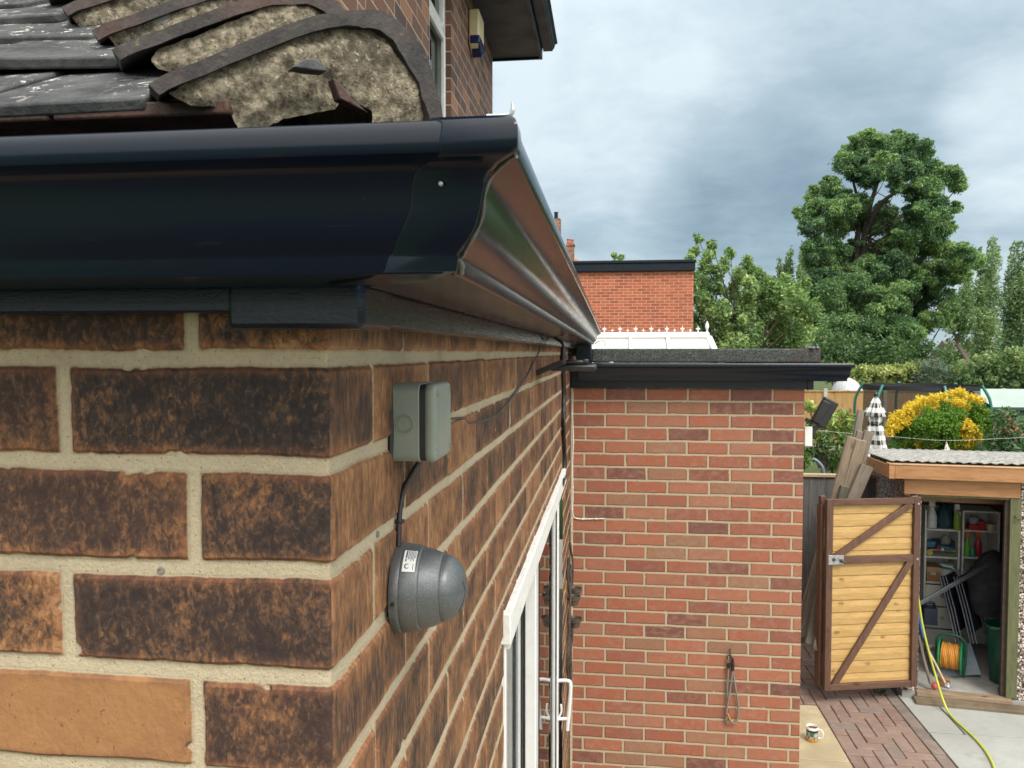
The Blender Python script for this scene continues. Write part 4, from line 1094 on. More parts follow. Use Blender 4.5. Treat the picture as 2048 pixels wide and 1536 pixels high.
# the door leaf folded back
hp, lp_ = atd(1835, 1200, 6.50), atd(1649, 1200, 6.41)
DXv = (Vector((lp_.x, lp_.y, 0)) - Vector((hp.x, hp.y, 0))); LW = DXv.length
zt_, zb_ = EYE - (995 - 705) * 6.45 / F, EYE - (1379 - 705) * 6.45 / F
DM = frame((lp_.x, lp_.y, zb_), -DXv)        # local x to the hinge, y away from the camera
DHt = zt_ - zb_
dr = ob('door', MB().box2((0, .018, 0), (.0015, .0195, DHt)), M_black, ga, DM)
dr['label'] = 'open ledged and braced door of yellow boards with brown framing'
M_brn = wood_mat('brown_stained_frame', (.088, .048, .034), (.140, .078, .054), (.05, .02, .01), .5, 1, .2)
M_brnh = wood_mat('brown_stained_rail', (.088, .048, .034), (.140, .078, .054), (.05, .02, .01), .5, 1, .2, axis=0)
M_yel = wood_mat('yellow_shiplap', (.42, .262, .092), (.55, .375, .155), (.13, .050, .02), .6, 1.3, 1.6, axis=0)
nb = 15
bh = (DHt - .05) / nb
bo = MB()
for i in range(nb):
    z0 = .025 + i * bh
    bo.prism([(.03, .012, z0 + .002), (.03, .026, z0), (.03, .028, z0 + bh - .002), (.03, .018, z0 + bh - .003), (.03, .010, z0 + bh * .55)], (LW - .06, 0, 0))
ob('boards', bo, M_yel, dr, DM)
fw = .054
ob('stile', MB().box2((0, -.022, 0), (fw, .0175, DHt)), M_brn, dr, DM, bevel=.003)
ob('stile', MB().box2((LW - fw, -.022, 0), (LW, .0175, DHt)), M_brn, dr, DM, bevel=.003)
for za, zz in ((0, .052), (DHt - .050, DHt), (DHt * .665, DHt * .665 + .058)):
    ob('rail', MB().box2((fw + .0005, -.0195, za), (LW - fw - .0005, .011, zz)), M_brnh, dr, DM, bevel=.003)
for (x0, z0), (x1, z1) in (((fw + .03, DHt * .665 + .055), (LW - fw - .02, DHt - .05)), ((fw + .035, .045), (LW - fw - .01, DHt * .665 + .015))):
    ob('brace', MB().beam((x0, -.004, z0), (x1, -.004, z1), .052, .026, (0, 1, 0)), M_brn, dr, DM, bevel=.003)
lz = DHt * .665 + .025
lk = ob('lock', MB().box2((.015, -.026, lz - .028), (.145, -.0225, lz + .048)), M_steel, dr, DM, bevel=.001)
ob('knob', MB().tube([(.12, -.026, lz + .005), (.12, -.045, lz + .003)], .012, 12).tube([(.12, -.04, lz + .003), (.145, -.05, lz - .006)], [.014, .010], 12).lathe([(.014, 0), (.014, .006), (.0003, .006)], 14, Matrix.Translation((.06, -.026, lz + .012)) @ Matrix.Rotation(R(90), 4, 'X')), simple('dark_knob', (.05, .04, .04), .4), lk, DM, smooth=40)
for zz in (DHt - .05, DHt * .665 + .02):
    ob('bolt', MB().lathe([(.010, 0), (.008, .005), (.0003, .006)], 12, DM @ Matrix.Translation((LW - .022, -.022, zz)) @ Matrix.Rotation(R(90), 4, 'X')), M_steel, dr, smooth=40)
# brown post standing behind the door edge
ps = ob('timber_post', MB().box2((-.014, .05, .01), (.014, .12, DHt - .055)).box2((-.012, .055, DHt - .0549), (.03, .10, DHt + .015)), M_brn, None, DM, bevel=.003)
tag(ps, 'brown timber post standing behind the free edge of the open door', 'post')

# ---------------------------------------------------------------- things inside the garage
def gi(px, py, ly): return gl_(px, py, ly)
def inx(name, mb, mat, label, cat, group=None, **kw):
    o = ob(name, mb, mat, None, GM, **kw); tag(o, label, cat, group); return o
M_shelf = simple('white_melamine', (.62, .64, .62), .45, .06, 8)
def shelf_unit(label, x0, x1, zt, shelves, ly, dp, drawers):
    t = thing('shelf_unit', label, 'shelf unit', GM @ Vector(((x0 + x1) / 2, ly, .085)), 'white shelf units in the outbuilding')
    ob('frame', MB().box2((x0, ly, .085), (x0 + .016, ly + dp, zt)).box2((x1 - .016, ly, .085), (x1, ly + dp, zt)).box2((x0 + .0161, ly + dp - .008, .085), (x1 - .0161, ly + dp, zt)), M_shelf, t, GM, bevel=.001)
    for z in shelves: ob('shelf', MB().box2((x0 + .0162, ly + .002, z - .008), (x1 - .0162, ly + dp - .009, z + .008)), M_shelf, t, GM)
    if drawers:
        n = 3; h = (shelves[-1] - .1) / n
        for i in range(n):
            z0 = .09 + i * h; d_ = ob('drawer', MB().box2((x0 + .018, ly - .012, z0 + .004), (x1 - .018, ly + .001, z0 + h - .010)), M_shelf, t, GM, bevel=.002)
            ob('drawer_knob', MB().tube([((x0 + x1) / 2, ly - .012, z0 + h / 2), ((x0 + x1) / 2, ly - .034, z0 + h / 2)], [.009, .020], 14), simple('beige_knob', (.45, .42, .33), .4), d_, GM, smooth=50)
    return t
LYS = 1.02; DPS = .30
sx0, sx1 = gi(1849, 1100, LYS).x, gi(1920, 1100, LYS).x
sA = [gi(1880, 1060, LYS).z, gi(1880, 1115, LYS).z, gi(1880, 1166, LYS).z]
shelf_unit('white shelf unit with drawers at the left of the dim interior', sx0, sx1, gi(1880, 1022, LYS).z, sA, LYS, DPS, True)
tx0, tx1 = gi(1924, 1100, LYS).x, gi(1999, 1100, LYS).x
sB = [gi(1960, 1024, LYS).z, gi(1960, 1063, LYS).z, gi(1960, 1117, LYS).z]
shelf_unit('white open shelf unit at the right holding red and green bottles', tx0, tx1, gi(1960, 1023, LYS).z, sB, LYS, DPS, False)
LF = LYS + .06
def bottle(label, px, pyb, pyt, wpx, colr, capc, ly=LF, kind='spray_bottle', cat='bottle'):
    p = gi(px, pyb, ly); t_ = gi(px, pyt, ly).z; h = t_ - p.z; r_ = abs(gi(px + wpx / 2, pyb, ly).x - p.x)
    t = thing(kind, label, cat, GM @ p)
    Mb = Matrix.Translation(p)
    ob('bottle_body', MB().lathe([(.0003, 0), (r_ * .95, 0), (r_, .01), (r_, h * .42), (r_ * .85, h * .55), (r_ * .38, h * .72), (r_ * .34, h * .78), (.0003, h * .79)], 20, Mb, lambda a_, i: 1 - .18 * abs(math.sin(a_))), simple(kind + '_' + label.split()[0], colr, .35, .06, 12), t, GM, smooth=50)
    ob('trigger_head', MB().box2(p + Vector((-r_ * .75, -.014, h * .79)), p + Vector((r_ * .55, .014, h)).to_3d()).box2(p + Vector((-r_ * .70, -.007, h * .60)), p + Vector((-r_ * .48, .007, h * .79))), simple(kind + '_head_' + label.split()[0], capc, .4), t, GM, bevel=.004)
bottle('white trigger spray bottle on the top left shelf', 1864, 1058, 1001, 20, (.66, .68, .68), (.55, .55, .52))
bottle('lime spray bottle with pale label on the top left shelf', 1914, 1060, 1008, 16, (.20, .32, .04), (.60, .62, .60), LF - .05)
bottle('bright green spray bottle with an orange head on the right shelf', 1934, 1114, 1064, 13, (.16, .48, .05), (.62, .15, .04))
bottle('red spray bottle with an orange head on the right shelf', 1956, 1113, 1064, 16, (.42, .035, .05), (.60, .14, .05))
p = gi(1945, 1114, LF - .03)
inx('small_bottle', MB().lathe([(.0003, 0), (.026, 0), (.026, .06), (.012, .085), (.011, .105), (.0003, .106)], 16, Matrix.Translation(p)), simple('teal_plastic', (.03, .26, .19), .4), 'small teal bottle beside the green spray bottle', 'bottle', smooth=40)
p = gi(1949, 1061, LF)
inx('red_tub', MB().box2(p + Vector((-.06, -.05, 0)), p + Vector((.075, .05, .062))).box2(p + Vector((.02, -.05, .0621)), p + Vector((.075, .05, .10))), simple('red_plastic', (.40, .03, .03), .45), 'red plastic carton on the upper right shelf', 'carton', bevel=.004)
inx('cloth_bundle', MB().lathe([(.0003, .062), (.034, .064), (.046, .085), (.040, .112), (.020, .128), (.0003, .13)], 14, Matrix.Translation(p + Vector((-.01, 0, 0))), lambda a_, i: 1 + .18 * math.sin(3 * a_ + i)), simple('grey_blue_cloth', (.30, .34, .37), .85), 'grey blue cloth bundle stuffed in the red carton', 'cloth', smooth=70)
p = gi(1981, 1062, LF)
inx('paint_tub', MB().lathe([(.0003, 0), (.042, 0), (.046, .058), (.049, .060), (.049, .068), (.0003, .069)], 20, Matrix.Translation(p)), simple('cream_tub', (.50, .50, .43), .5), 'small cream tub at the right end of the upper shelf', 'tub', smooth=40)
p = gi(1852 + 13, 1165, LYS + .05)
cbx = thing('cardboard_box', 'brown cardboard box with white label on the drawer unit', 'box', GM @ p)
ob('box_body', MB().box2(p + Vector((-.062, -.04, .0)), p + Vector((.062, .16, .155))), simple('cardboard', (.30, .165, .075), .85, .1, 20), cbx, GM, bevel=.002)
ob('box_flap', MB().box2(p + Vector((-.064, -.044, .112)), p + Vector((.064, -.0405, .157))), simple('cardboard_pale', (.40, .27, .15), .85, .1, 20), cbx, GM)
ob('label', MB().box2(p + Vector((-.026, -.0425, .086)), p + Vector((.014, -.0403, .106))), simple('box_label', (.62, .62, .58), .6), cbx, GM)
ob('print', MB().box2(p + Vector((-.022, -.0432, .092)), p + Vector((.010, -.0426, .100))), simple('box_print', (.12, .12, .12), .6, .6, 200), cbx, GM)
p = gi(1893, 1166, LYS + .02)
pt = thing('paint_tin', 'large white and green paint tin with white handle on the drawer unit', 'paint tin', GM @ p)
rT = .058
ob('tin_body', MB().lathe([(.0003, 0), (rT, 0), (rT, .165), (rT * 1.03, .168), (rT * 1.03, .180), (rT * .9, .181), (.0003, .178)], 28, Matrix.Translation(p)), simple('tin_white', (.48, .52, .55), .35, .08, 20), pt, GM, smooth=40)
ob('tin_label', MB().lathe([(rT + .0006, .003), (rT + .0008, .004), (rT + .0008, .075), (rT + .0006, .076)], 28, Matrix.Translation(p)).lathe([(rT + .0005, .142), (rT + .0006, .143), (rT + .0006, .166), (rT + .0004, .1665)], 28, Matrix.Translation(p)), simple('tin_green', (.02, .16, .075), .4), pt, GM, smooth=40)
for i in range(5):
    a_ = R(-125 + i * 16); q = p + Vector((math.cos(a_) * (rT + .0012), math.sin(a_) * (rT + .0012), .052))
    ob('letter', MB().box2(q + Vector((-.0055, -.001, -.009 + .004 * (i % 2))), q + Vector((.0055, .001, .009))), M_white, pt, GM)
ob('tin_handle', MB().tube([p + Vector((-.05, -.045, .185)), p + Vector((.03, -.065, .165)), p + Vector((.06, -.06, .125))], .0065, 7), M_white, pt, GM, smooth=50)
# clutter on the middle left shelf
cz_ = sA[1] + .008
def cx_(px): return gi(px, 1100, LF).x
inx('blue_box', MB().box2((cx_(1852), LF, cz_ + .07), (cx_(1871), LF + .1, cz_ + .125)), simple('blue_tool', (.03, .17, .28), .45), 'blue tool box on the middle left shelf', 'box', bevel=.004)
inx('tape_roll', MB().lathe([(.012, 0), (.028, 0), (.028, .02), (.012, .02)], 20, Matrix.Translation((cx_(1857), LF - .02, cz_ + .03)) @ Matrix.Rotation(R(90), 4, 'X')), simple('yellow_tape', (.38, .34, .06), .4), 'yellow tape roll on the middle left shelf', 'tape roll', smooth=40)
inx('wood_block', MB().box2((cx_(1856), LF + .02, cz_ + .035), (cx_(1917), LF + .12, cz_ + .052)), wood_mat('pale_ply', (.36, .26, .15), (.46, .34, .2), axis=0), 'pale plank lying across the middle left shelf', 'board')
inx('grinder', MB().tube([(cx_(1886), LF - .01, cz_ + .085), (cx_(1906), LF - .02, cz_ + .068)], [.016, .018], 12).tube([(cx_(1874), LF, cz_ + .09), (cx_(1886), LF - .01, cz_ + .085)], [.022, .015], 12), simple('blue_grinder', (.02, .10, .18), .4), 'blue power tool lying on the pale plank', 'power tool', smooth=50)
inx('red_disc', MB().lathe([(.0003, 0), (.019, .0), (.019, .026), (.0003, .028)], 14, Matrix.Translation((cx_(1874), LF - .03, cz_ + .072))), simple('red_disc', (.30, .03, .035), .4), 'round red lid on the middle left shelf', 'lid', smooth=40)
inx('white_ball', MB().lathe([(.0003, 0)] + [(.016 * math.sin(i * math.pi / 8), .016 - .016 * math.cos(i * math.pi / 8)) for i in range(1, 8)] + [(.0003, .032)], 16, Matrix.Translation((cx_(1882), LF - .05, cz_ + .052))), M_whited, 'white ball on the middle left shelf', 'ball', smooth=70)
inx('green_trowel', MB().beam((cx_(1890), LF - .05, cz_ + .022), (cx_(1905), LF - .06, cz_ + .010), .03, .012), simple('green_handle', (.10, .38, .05), .4), 'light green handle on the middle left shelf', 'tool', bevel=.004)
inx('grey_bag', MB().lathe([(.0003, .05), (.03, .055), (.045, .09), (.035, .125), (.014, .145), (.0003, .146)], 14, Matrix.Translation((cx_(1888), LF - .03, cz_ + .06)), lambda a_, i: 1 + .22 * math.sin(2 * a_ + i * 1.7)), simple('grey_bag', (.20, .22, .19), .8), 'crumpled grey bag hanging from the top left shelf', 'bag', smooth=70)
inx('dark_box', MB().box2((cx_(1870), LF + .03, cz_ + .055), (cx_(1912), LF + .14, cz_ + .13)), simple('navy_case', (.012, .016, .03), .5), 'dark navy case at the back of the middle left shelf', 'case', bevel=.006)
inx('blue_tarpaulin', MB().lathe([(.0003, 0), (.075, .0), (.085, .06), (.062, .15), (.03, .22), (.0003, .225)], 18, Matrix.Translation((cx_(1891), LF + .05, sA[0] + .008)), lambda a_, i: 1 + .13 * math.sin(5 * a_ + i)), simple('blue_tarp', (.015, .05, .08), .6), 'folded dark blue tarpaulin on the top left shelf', 'tarpaulin', smooth=60)
# jerry can
p = gi(1858, 1246, .72)
inx('jerry_can', MB().box2(p + Vector((-.055, -.06, 0)), p + Vector((.055, .06, .15))).tube(curve([p + Vector((-.035, 0, .15)), p + Vector((-.03, 0, .185)), p + Vector((.03, 0, .185)), p + Vector((.045, 0, .15))], 4), .014, 8).box2(p + Vector((.008, -.063, .03)), p + Vector((.032, -.0605, .09))), simple('navy_plastic', (.010, .022, .045), .4, .2, 20), 'navy blue plastic can standing behind the hose reel', 'jerry can', bevel=.014)
# hose reel
hc = gi(1902, 1288, .42); hr_ = thing('hose_reel', 'green hose reel wound with orange hose on a grey tray', 'hose reel', GM @ Vector((hc.x, .42, .086)))
rR = .135; hzc = .10 + rR + .02
axd = Vector((.93, -.36, 0)).normalized()
HM = Matrix.Translation((hc.x, .42, hzc)) @ axd.to_track_quat('Z', 'Y').to_matrix().to_4x4()
M_gplas = simple('green_plastic', (.012, .20, .065), .35, .12, 20)
for z_ in (-.085, .085):
    ob('flange', MB().lathe([(.02, z_ - .004), (rR - .01, z_ - .004), (rR, z_ - .009), (rR + .006, z_), (rR, z_ + .009), (rR - .01, z_ + .004), (.02, z_ + .004)], 40, HM), M_gplas, hr_, GM, smooth=40)
hp_ = []
for layer in range(2):
    for i in range(10 * 16):
        a_ = i / 16 * 2 * math.pi; t = i / (10 * 16); z_ = (-.074 + .148 * t) * (1 if layer == 0 else -1)
        r_ = .084 + .018 * layer + .005 * math.sin(i * .9)
        hp_.append((r_ * math.cos(a_), r_ * math.sin(a_), z_ + .004 * math.sin(a_)))
ob('orange_hose', MB().tube([HM @ Vector(q) for q in hp_], .0095, 7), simple('orange_hose', (.55, .24, .035), .4, .1, 20), hr_, GM, smooth=70)
ob('core', MB().lathe([(.07, -.084), (.07, .084)], 20, HM), M_gplas, hr_, GM, smooth=40)
ob('crank', MB().tube([HM @ Vector(q) for q in ((0, 0, -.09), (0, 0, -.105), (.08, .02, -.105), (.08, .02, -.16))], [.012, .012, .010, .013], 8), simple('orange_grip', (.42, .16, .05), .5), hr_, GM, smooth=40)
fr2 = MB()
for z_ in (-.105, .105):
    fr2.tube(curve([HM @ Vector(q) for q in ((-.05, 0, z_), (.09, .02, z_), (.155, .06, z_))], 4), .010, 7)
ob('stand', MB().tube(curve([HM @ Vector(q) for q in ((0, -.17, -.10), (0, -.02, -.112), (0, .15, -.105), (0, .19, 0), (0, .15, .105), (0, -.02, .112), (0, -.17, .10))], 4), .010, 8), simple('dark_green_tube', (.010, .085, .05), .4), hr_, GM, smooth=60)
ob('tray', MB().beam((hc.x + .03, .60, .30), (hc.x + .06, .40, .093), .36, .012, (0, 1, 0)), simple('grey_board', (.17, .21, .25), .5, .15, 12), hr_, GM, bevel=.004)
# folding garden chairs, stacked upright
M_fab = simple('black_mesh_fabric', (.010, .013, .022), .6, .3, 50)
M_tube = simple('dark_chair_tube', (.10, .11, .13), .3, .2, 30, metal=.6)
for k, (lab, dxx) in enumerate((('dark folded garden chair leaning in the doorway nearest the hose reel', 0), ('second dark folded garden chair, nearer the green bin', .115))):
    a0, a1 = gi(1925, 1275, .55) + Vector((dxx, 0, 0)), gi(1893, 1145, .80) + Vector((dxx, 0, 0))
    a0.z = max(a0.z, .095)
    t = thing('folding_chair', lab, 'chair', GM @ a0, 'folded chairs in the outbuilding')
    dv = (a1 - a0); sd = Vector((.55, .83, 0)).normalized()
    for s_ in (-.17, .17):
        for o2 in (0, .025, .05):
            ob('rail', MB().tube([a0 + sd * s_ + Vector((o2, 0, 0)), a0 + dv * .5 + sd * s_ + Vector((o2 + .006, 0, 0)), a1 + sd * s_ + Vector((o2, 0, 0))], .0065, 7), M_tube, t, GM, smooth=60)
    ob('seat_fabric', MB().prism([a0 + dv * .12 + sd * -.165, a0 + dv * .12 + sd * .165, a0 + dv * .97 + sd * .165, a0 + dv * .97 + sd * -.165], (.012, 0, 0)), M_fab, t, GM)
# dark folded parasol cover / tarpaulin heap over the chairs
hpm = MB(); p0_ = gi(1985, 1165, .62)
prof = [(.0003, -.28), (.17, -.28), (.19, -.12), (.20, .02), (.165, .13), (.09, .24), (.03, .29), (.0003, .30)]
hpm.lathe(prof, 26, Matrix.Translation(p0_ + Vector((.02, .06, -.02))) @ Matrix.Scale(.7, 4, (0, 1, 0)), lambda a_, i: 1 + .11 * math.sin(3 * a_ + i * 1.4) + .06 * math.sin(7 * a_ - i * 2.1))
inx('chair_cushion', hpm, simple('charcoal_cloth', (.016, .018, .024), .85, .4, 14, .002), 'heap of charcoal cloth covers piled in the right of the doorway', 'cloth heap', smooth=60)
inx('dark_pole', MB().beam(gi(1839, 1207, .18), gi(1975, 1130, .55), .034, .022, (0, 1, 0)), simple('grey_pole', (.045, .055, .060), .4), 'dark grey flat pole lying aslant across the doorway', 'pole', bevel=.004)
# wheeled bin
bc = gi(2012, 1350, .34); bn = thing('wheeled_bin', 'dark green wheeled bin with a lipped rim just inside the door frame', 'bin', GM @ Vector((bc.x, .34, .086)))
M_bin = simple('bin_green', (.006, .070, .045), .4, .12, 10)
bx0 = gi(1978, 1300, .30).x
zr = gi(1990, 1262, .2).z
ob('bin_body', MB().lathe([(.0003, .09), (.115, .09), (.125, .10), (.155, zr - .08), (.162, zr - .02), (.178, zr - .012), (.180, zr + .006), (.165, zr + .008), (.160, zr - .02), (.12, .14), (.0003, .13)], 28, Matrix.Translation((bx0 + .155, .36, 0)), lambda a_, i: 1 - .09 * abs(math.sin(2 * a_))), M_bin, bn, GM, smooth=40)
ob('handle', MB().tube(curve([(bx0 - .01, .24, zr + .01), (bx0 + .06, .21, zr + .02), (bx0 + .12, .21, zr + .08), (bx0 + .19, .22, zr + .19), (bx0 + .25, .25, zr + .22)], 5), .016, 10), M_bin, bn, GM, smooth=60)
ob('lid', MB().prism([(bx0 + .12, .235, zr + .03), (bx0 + .24, .24, zr + .20), (bx0 + .32, .26, zr + .20), (bx0 + .32, .24, zr + .03)], (0, .05, 0)), M_bin, bn, GM, bevel=.01)
ob('wheel', MB().lathe([(.02, -.022), (.058, -.022), (.062, -.012), (.062, .012), (.058, .022), (.02, .022)], 24, Matrix.Translation((bx0 + .115, .195, .150)) @ Matrix.Rotation(R(75), 4, 'X')), M_black, bn, GM, smooth=40)
p = gi(2010, 1378, .06)
inx('door_mat', MB().prism([(p.x - .05, .03, .101), (p.x + .05, .03, .101), (p.x + .05, .14, .101), (p.x - .03, .14, .101)], (0, 0, .022)).box2((p.x - .02, -.01, .101), (p.x + .045, .028, .107)), simple('navy_mat', (.03, .035, .055), .9), 'small navy mat lying on the sill by the door post', 'mat', bevel=.004)
# tools leaning behind the door jamb
M_shaft = wood_mat('pale_shaft', (.42, .30, .18), (.55, .42, .28))
def tool(name, lab, pts, r_, mat, cat, extra=None, **kw):
    o = ob(name, MB().tube(curve([GM.inverted() @ GM @ q for q in pts], 4), r_, 8), mat, None, GM, smooth=60); tag(o, lab, cat)
    if extra: extra(o)
    return o
ht = tool('hammer', 'long pale handled hammer standing on its steel head at the sill', [gi(1856, 1300, .10), gi(1872, 1330, .06), gi(1890, 1366, .03)], .010, M_shaft, 'hammer',
     lambda o: ob('hammer_head', MB().beam(gi(1889, 1372, .02), gi(1899, 1368, .02), .028, .03).tube([gi(1897, 1370, .02), gi(1895, 1376, .0)], .014, 8), M_steel, o, GM, bevel=.004))
tool('spade', 'grey wooden tool shaft leaning inside the left door jamb', [gi(1837, 1270, .12), gi(1848, 1320, .09), gi(1862, 1368, .05)], .014, wood_mat('grey_shaft', (.12, .10, .08), (.20, .17, .14)), 'tool')
tool('blue_pole', 'bright blue tool handle in the corner behind the door edge', [gi(1836, 1222, .14), gi(1843, 1258, .12), gi(1848, 1276, .10)], .016, simple('blue_grip', (.02, .10, .38), .4), 'tool handle')
tool('rake_shaft', 'dark metal tool shaft leaning beside the blue handle', [gi(1846, 1268, .11), gi(1856, 1310, .09), gi(1868, 1352, .06)], .010, M_black, 'tool')
p = gi(1869, 1368, .03)
inx('red_ball', MB().lathe([(.0003, 0)] + [(.026 * math.sin(i * math.pi / 8), .026 - .026 * math.cos(i * math.pi / 8)) for i in range(1, 8)] + [(.0003, .052)], 18, Matrix.Translation((p.x, .03, .101))), simple('red_rubber', (.42, .06, .06), .5), 'red rubber ball beside the hammer on the sill', 'ball', smooth=70)
p = gi(1889, 1335, .16)
inx('broom_head', MB().beam((p.x - .05, .16, .16), (p.x + .035, .13, .145), .05, .03).beam((p.x - .05, .16, .12), (p.x + .035, .13, .105), .045, .06), wood_mat('broom_wood', (.16, .085, .045), (.26, .15, .08), axis=0), 'brown broom head lying on the floor below the hose reel', 'broom', bevel=.006)

# yellow garden hose running out of the door
hz_ = [GM @ gi(1836, 1192, -.03), GM @ gi(1845, 1250, -.05), GM @ gi(1858, 1305, -.06), GM @ gi(1873, 1358, -.08), atz(1886, 1400, .12), atz(1897, 1424, .055), atz(1912, 1442, .044), atz(1930, 1458, .044), atz(1953, 1480, .044), atz(1975, 1508, .044), atz(1990, 1542, .044), atz(1996, 1600, .044), atz(1960, 1700, .044)]
m, g, b = newmat('yellow_green_hose'); c = g.coord('Object'); fin(g, b, g.mix(g.noise(c, 30, 2), (.50, .52, .06), (.36, .44, .06)), .35)
tag(ob('garden_hose', MB().tube(curve(hz_, 8), .0088, 10), m, None, smooth=70), 'yellow garden hose trailing from the doorway over the concrete', 'hose')
# weeds at the foot of the sill
def tuft(name, lab, p, n, r_, h, col):
    mb = MB(); rr = random.Random(int(p.x * 1000))
    for i in range(n):
        a_ = rr.uniform(0, 6.28); q = p + Vector((math.cos(a_), math.sin(a_), 0)) * rr.uniform(0, r_); t = Vector((math.cos(a_), math.sin(a_), 0)); s_ = Vector((-t.y, t.x, 0)) * .008
        e_ = q + t * rr.uniform(.02, .05) + Vector((0, 0, rr.uniform(.3, 1) * h)); md = q.lerp(e_, .5) + Vector((0, 0, .008))
        mb.add([q, md - s_, e_, md + s_], [(0, 1, 2, 3)])
    o = ob(name, mb, simple(name + '_green', col, .6), fixn=False); tag(o, lab, 'weed', 'weeds at the foot of the outbuilding')
tuft('weed', 'dark weed on the paving under the open door', atz(1757, 1387, .03), 26, .05, .05, (.03, .06, .02))
tuft('weed', 'dark weed at the edge of the concrete below the sill', atz(1965, 1414, .03), 30, .07, .04, (.04, .07, .04))

# ---------------------------------------------------------------- grey fence and leaning timber
M_gw = wood_mat('weathered_grey_board', (.095, .098, .102), (.16, .16, .162), (.02, .02, .02), .85, .7, .9)
fy = 8.0
fx0, fx1 = .9, atd(1760, 1000, 8.0).x
zf = EYE - (941 - 705) * 7.95 / F
gf = thing('board_fence', 'weathered grey board fence with pale capping rail behind the leaning timber', 'fence', (fx0, fy, 0))
x = fx0
k = 0
while x < fx1:
    ob('board', MB().box2((-.072, 0, .0), (.072, .018, zf - .03)), M_gw, gf, Matrix.Translation((x + .074, fy + .003 * (k % 2), 0)), bevel=.002); x += .149; k += 1
ob('capping_rail', MB().box2((fx0, fy - .02, zf - .029), (fx1, fy + .045, zf)), wood_mat('pale_capping', (.38, .28, .18), (.50, .38, .26), axis=0), gf, bevel=.003)

M_pl = [wood_mat('old_plank_brown', (.19, .150, .110), (.29, .235, .175), (.06, .04, .03), .85, 1, .6),
        wood_mat('old_plank_grey', (.155, .135, .110), (.235, .205, .17), (.05, .04, .03), .85, 1, .6),
        wood_mat('old_plank_dark', (.105, .105, .085), (.16, .158, .13), (.03, .03, .02), .85, 1, .5)]
def plank(lab, a_, da, b_, db, wid, thk, mi, zmin=None):
    p, q = atd(a_[0], a_[1], da), atd(b_[0], b_[1], db)
    if zmin is not None: p.z = zmin
    d = q - p; L = d.length; d.normalize()
    s = d.cross(Vector((0, 1, 0))).normalized(); u = s.cross(d)
    M = Matrix((s, u, d)).transposed().to_4x4(); M.translation = p
    o = ob('timber_plank', MB().box2((-wid / 2, -thk / 2, 0), (wid / 2, thk / 2, L)), M_pl[mi], None, M, bevel=.003)
    tag(o, lab, 'plank', 'old timber leaning beside the outbuilding')
plank('tall brown plank at the left of the timber leaning by the fence', (1600, 1265), 7.05, (1704, 874), 6.86, .085, .045, 0)
plank('narrow dark plank behind the tall brown plank', (1640, 1200), 7.15, (1720, 862), 6.98, .050, .05, 1)
plank('tallest grey plank reaching above the others beside the parasol', (1660, 1150), 7.3, (1722, 820), 7.25, .055, .05, 1)
plank('wide brown plank in the middle of the leaning timber', (1655, 1120), 6.98, (1722, 880), 6.84, .092, .05, 0)
plank('grey plank directly left of the orange fascia', (1664, 1130), 7.05, (1738, 862), 6.95, .075, .05, 1)
plank('short grey brown plank in front at the right of the leaning timber', (1662, 1100), 6.85, (1734, 931), 6.80, .100, .05, 1)
plank('short stub of plank low between two leaning planks', (1668, 1060), 6.92, (1690, 972), 6.85, .07, .05, 2)
plank('dark green plank low against the grey fence beside the brick corner', (1606, 1275), 6.75, (1660, 1040), 6.95, .080, .05, 2)
plank('broad dark plank low behind the open door edge', (1622, 1290), 6.60, (1668, 1090), 6.8, .105, .045, 2)
plank('grey plank with a yellow smear lowest behind the door edge', (1634, 1302), 6.52, (1676, 1130), 6.68, .085, .04, 1)
# small blue grey cowl behind the fence
pc = atd(1635, 940, 8.6)
tag(ob('metal_hoop', MB().tube(curve([pc + Vector((-.05, 0, .12)), pc + Vector((0, 0, .09)), pc + Vector((.06, 0, .0)), pc + Vector((.08, 0, -.25))], 5), .018, 8), simple('blue_grey_metal', (.16, .20, .26), .4), smooth=60), 'blue grey metal hoop showing above the grey fence', 'hoop')

# ================================================================== FOLIAGE
def leaf_mat(name, stops, trans=.30, rough=.5):
    m, g, b = newmat(name); t = g.attr('tint')
    lift = 1.1 if 'golden' in name else 1.95 if 'evergreen' in name else 1.85 if 'fresh' in name else 1.3 if 'poplar' in name else 1.5
    def mute(c): m_ = (c[0] + c[1] + c[2]) / 3; return c if 'golden' in name else tuple((q * .80 + m_ * .20) * lift for q in c)
    col = g.ramp(t, [(p, mute(c)) for p, c in stops])
    fin(g, b, col, rough, None, .35)
    tl = g.n.new('ShaderNodeBsdfTranslucent'); g.set(tl.inputs[0], g.mix(.7, col, g.vm('MULTIPLY', col, (1.5, 1.7, .8))))
    mx = g.n.new('ShaderNodeMixShader'); mx.inputs[0].default_value = trans
    g.l.new(b.outputs[0], mx.inputs[1]); g.l.new(tl.outputs[0], mx.inputs[2])
    g.l.new(mx.outputs[0], g.n['Material Output'].inputs[0]); return m
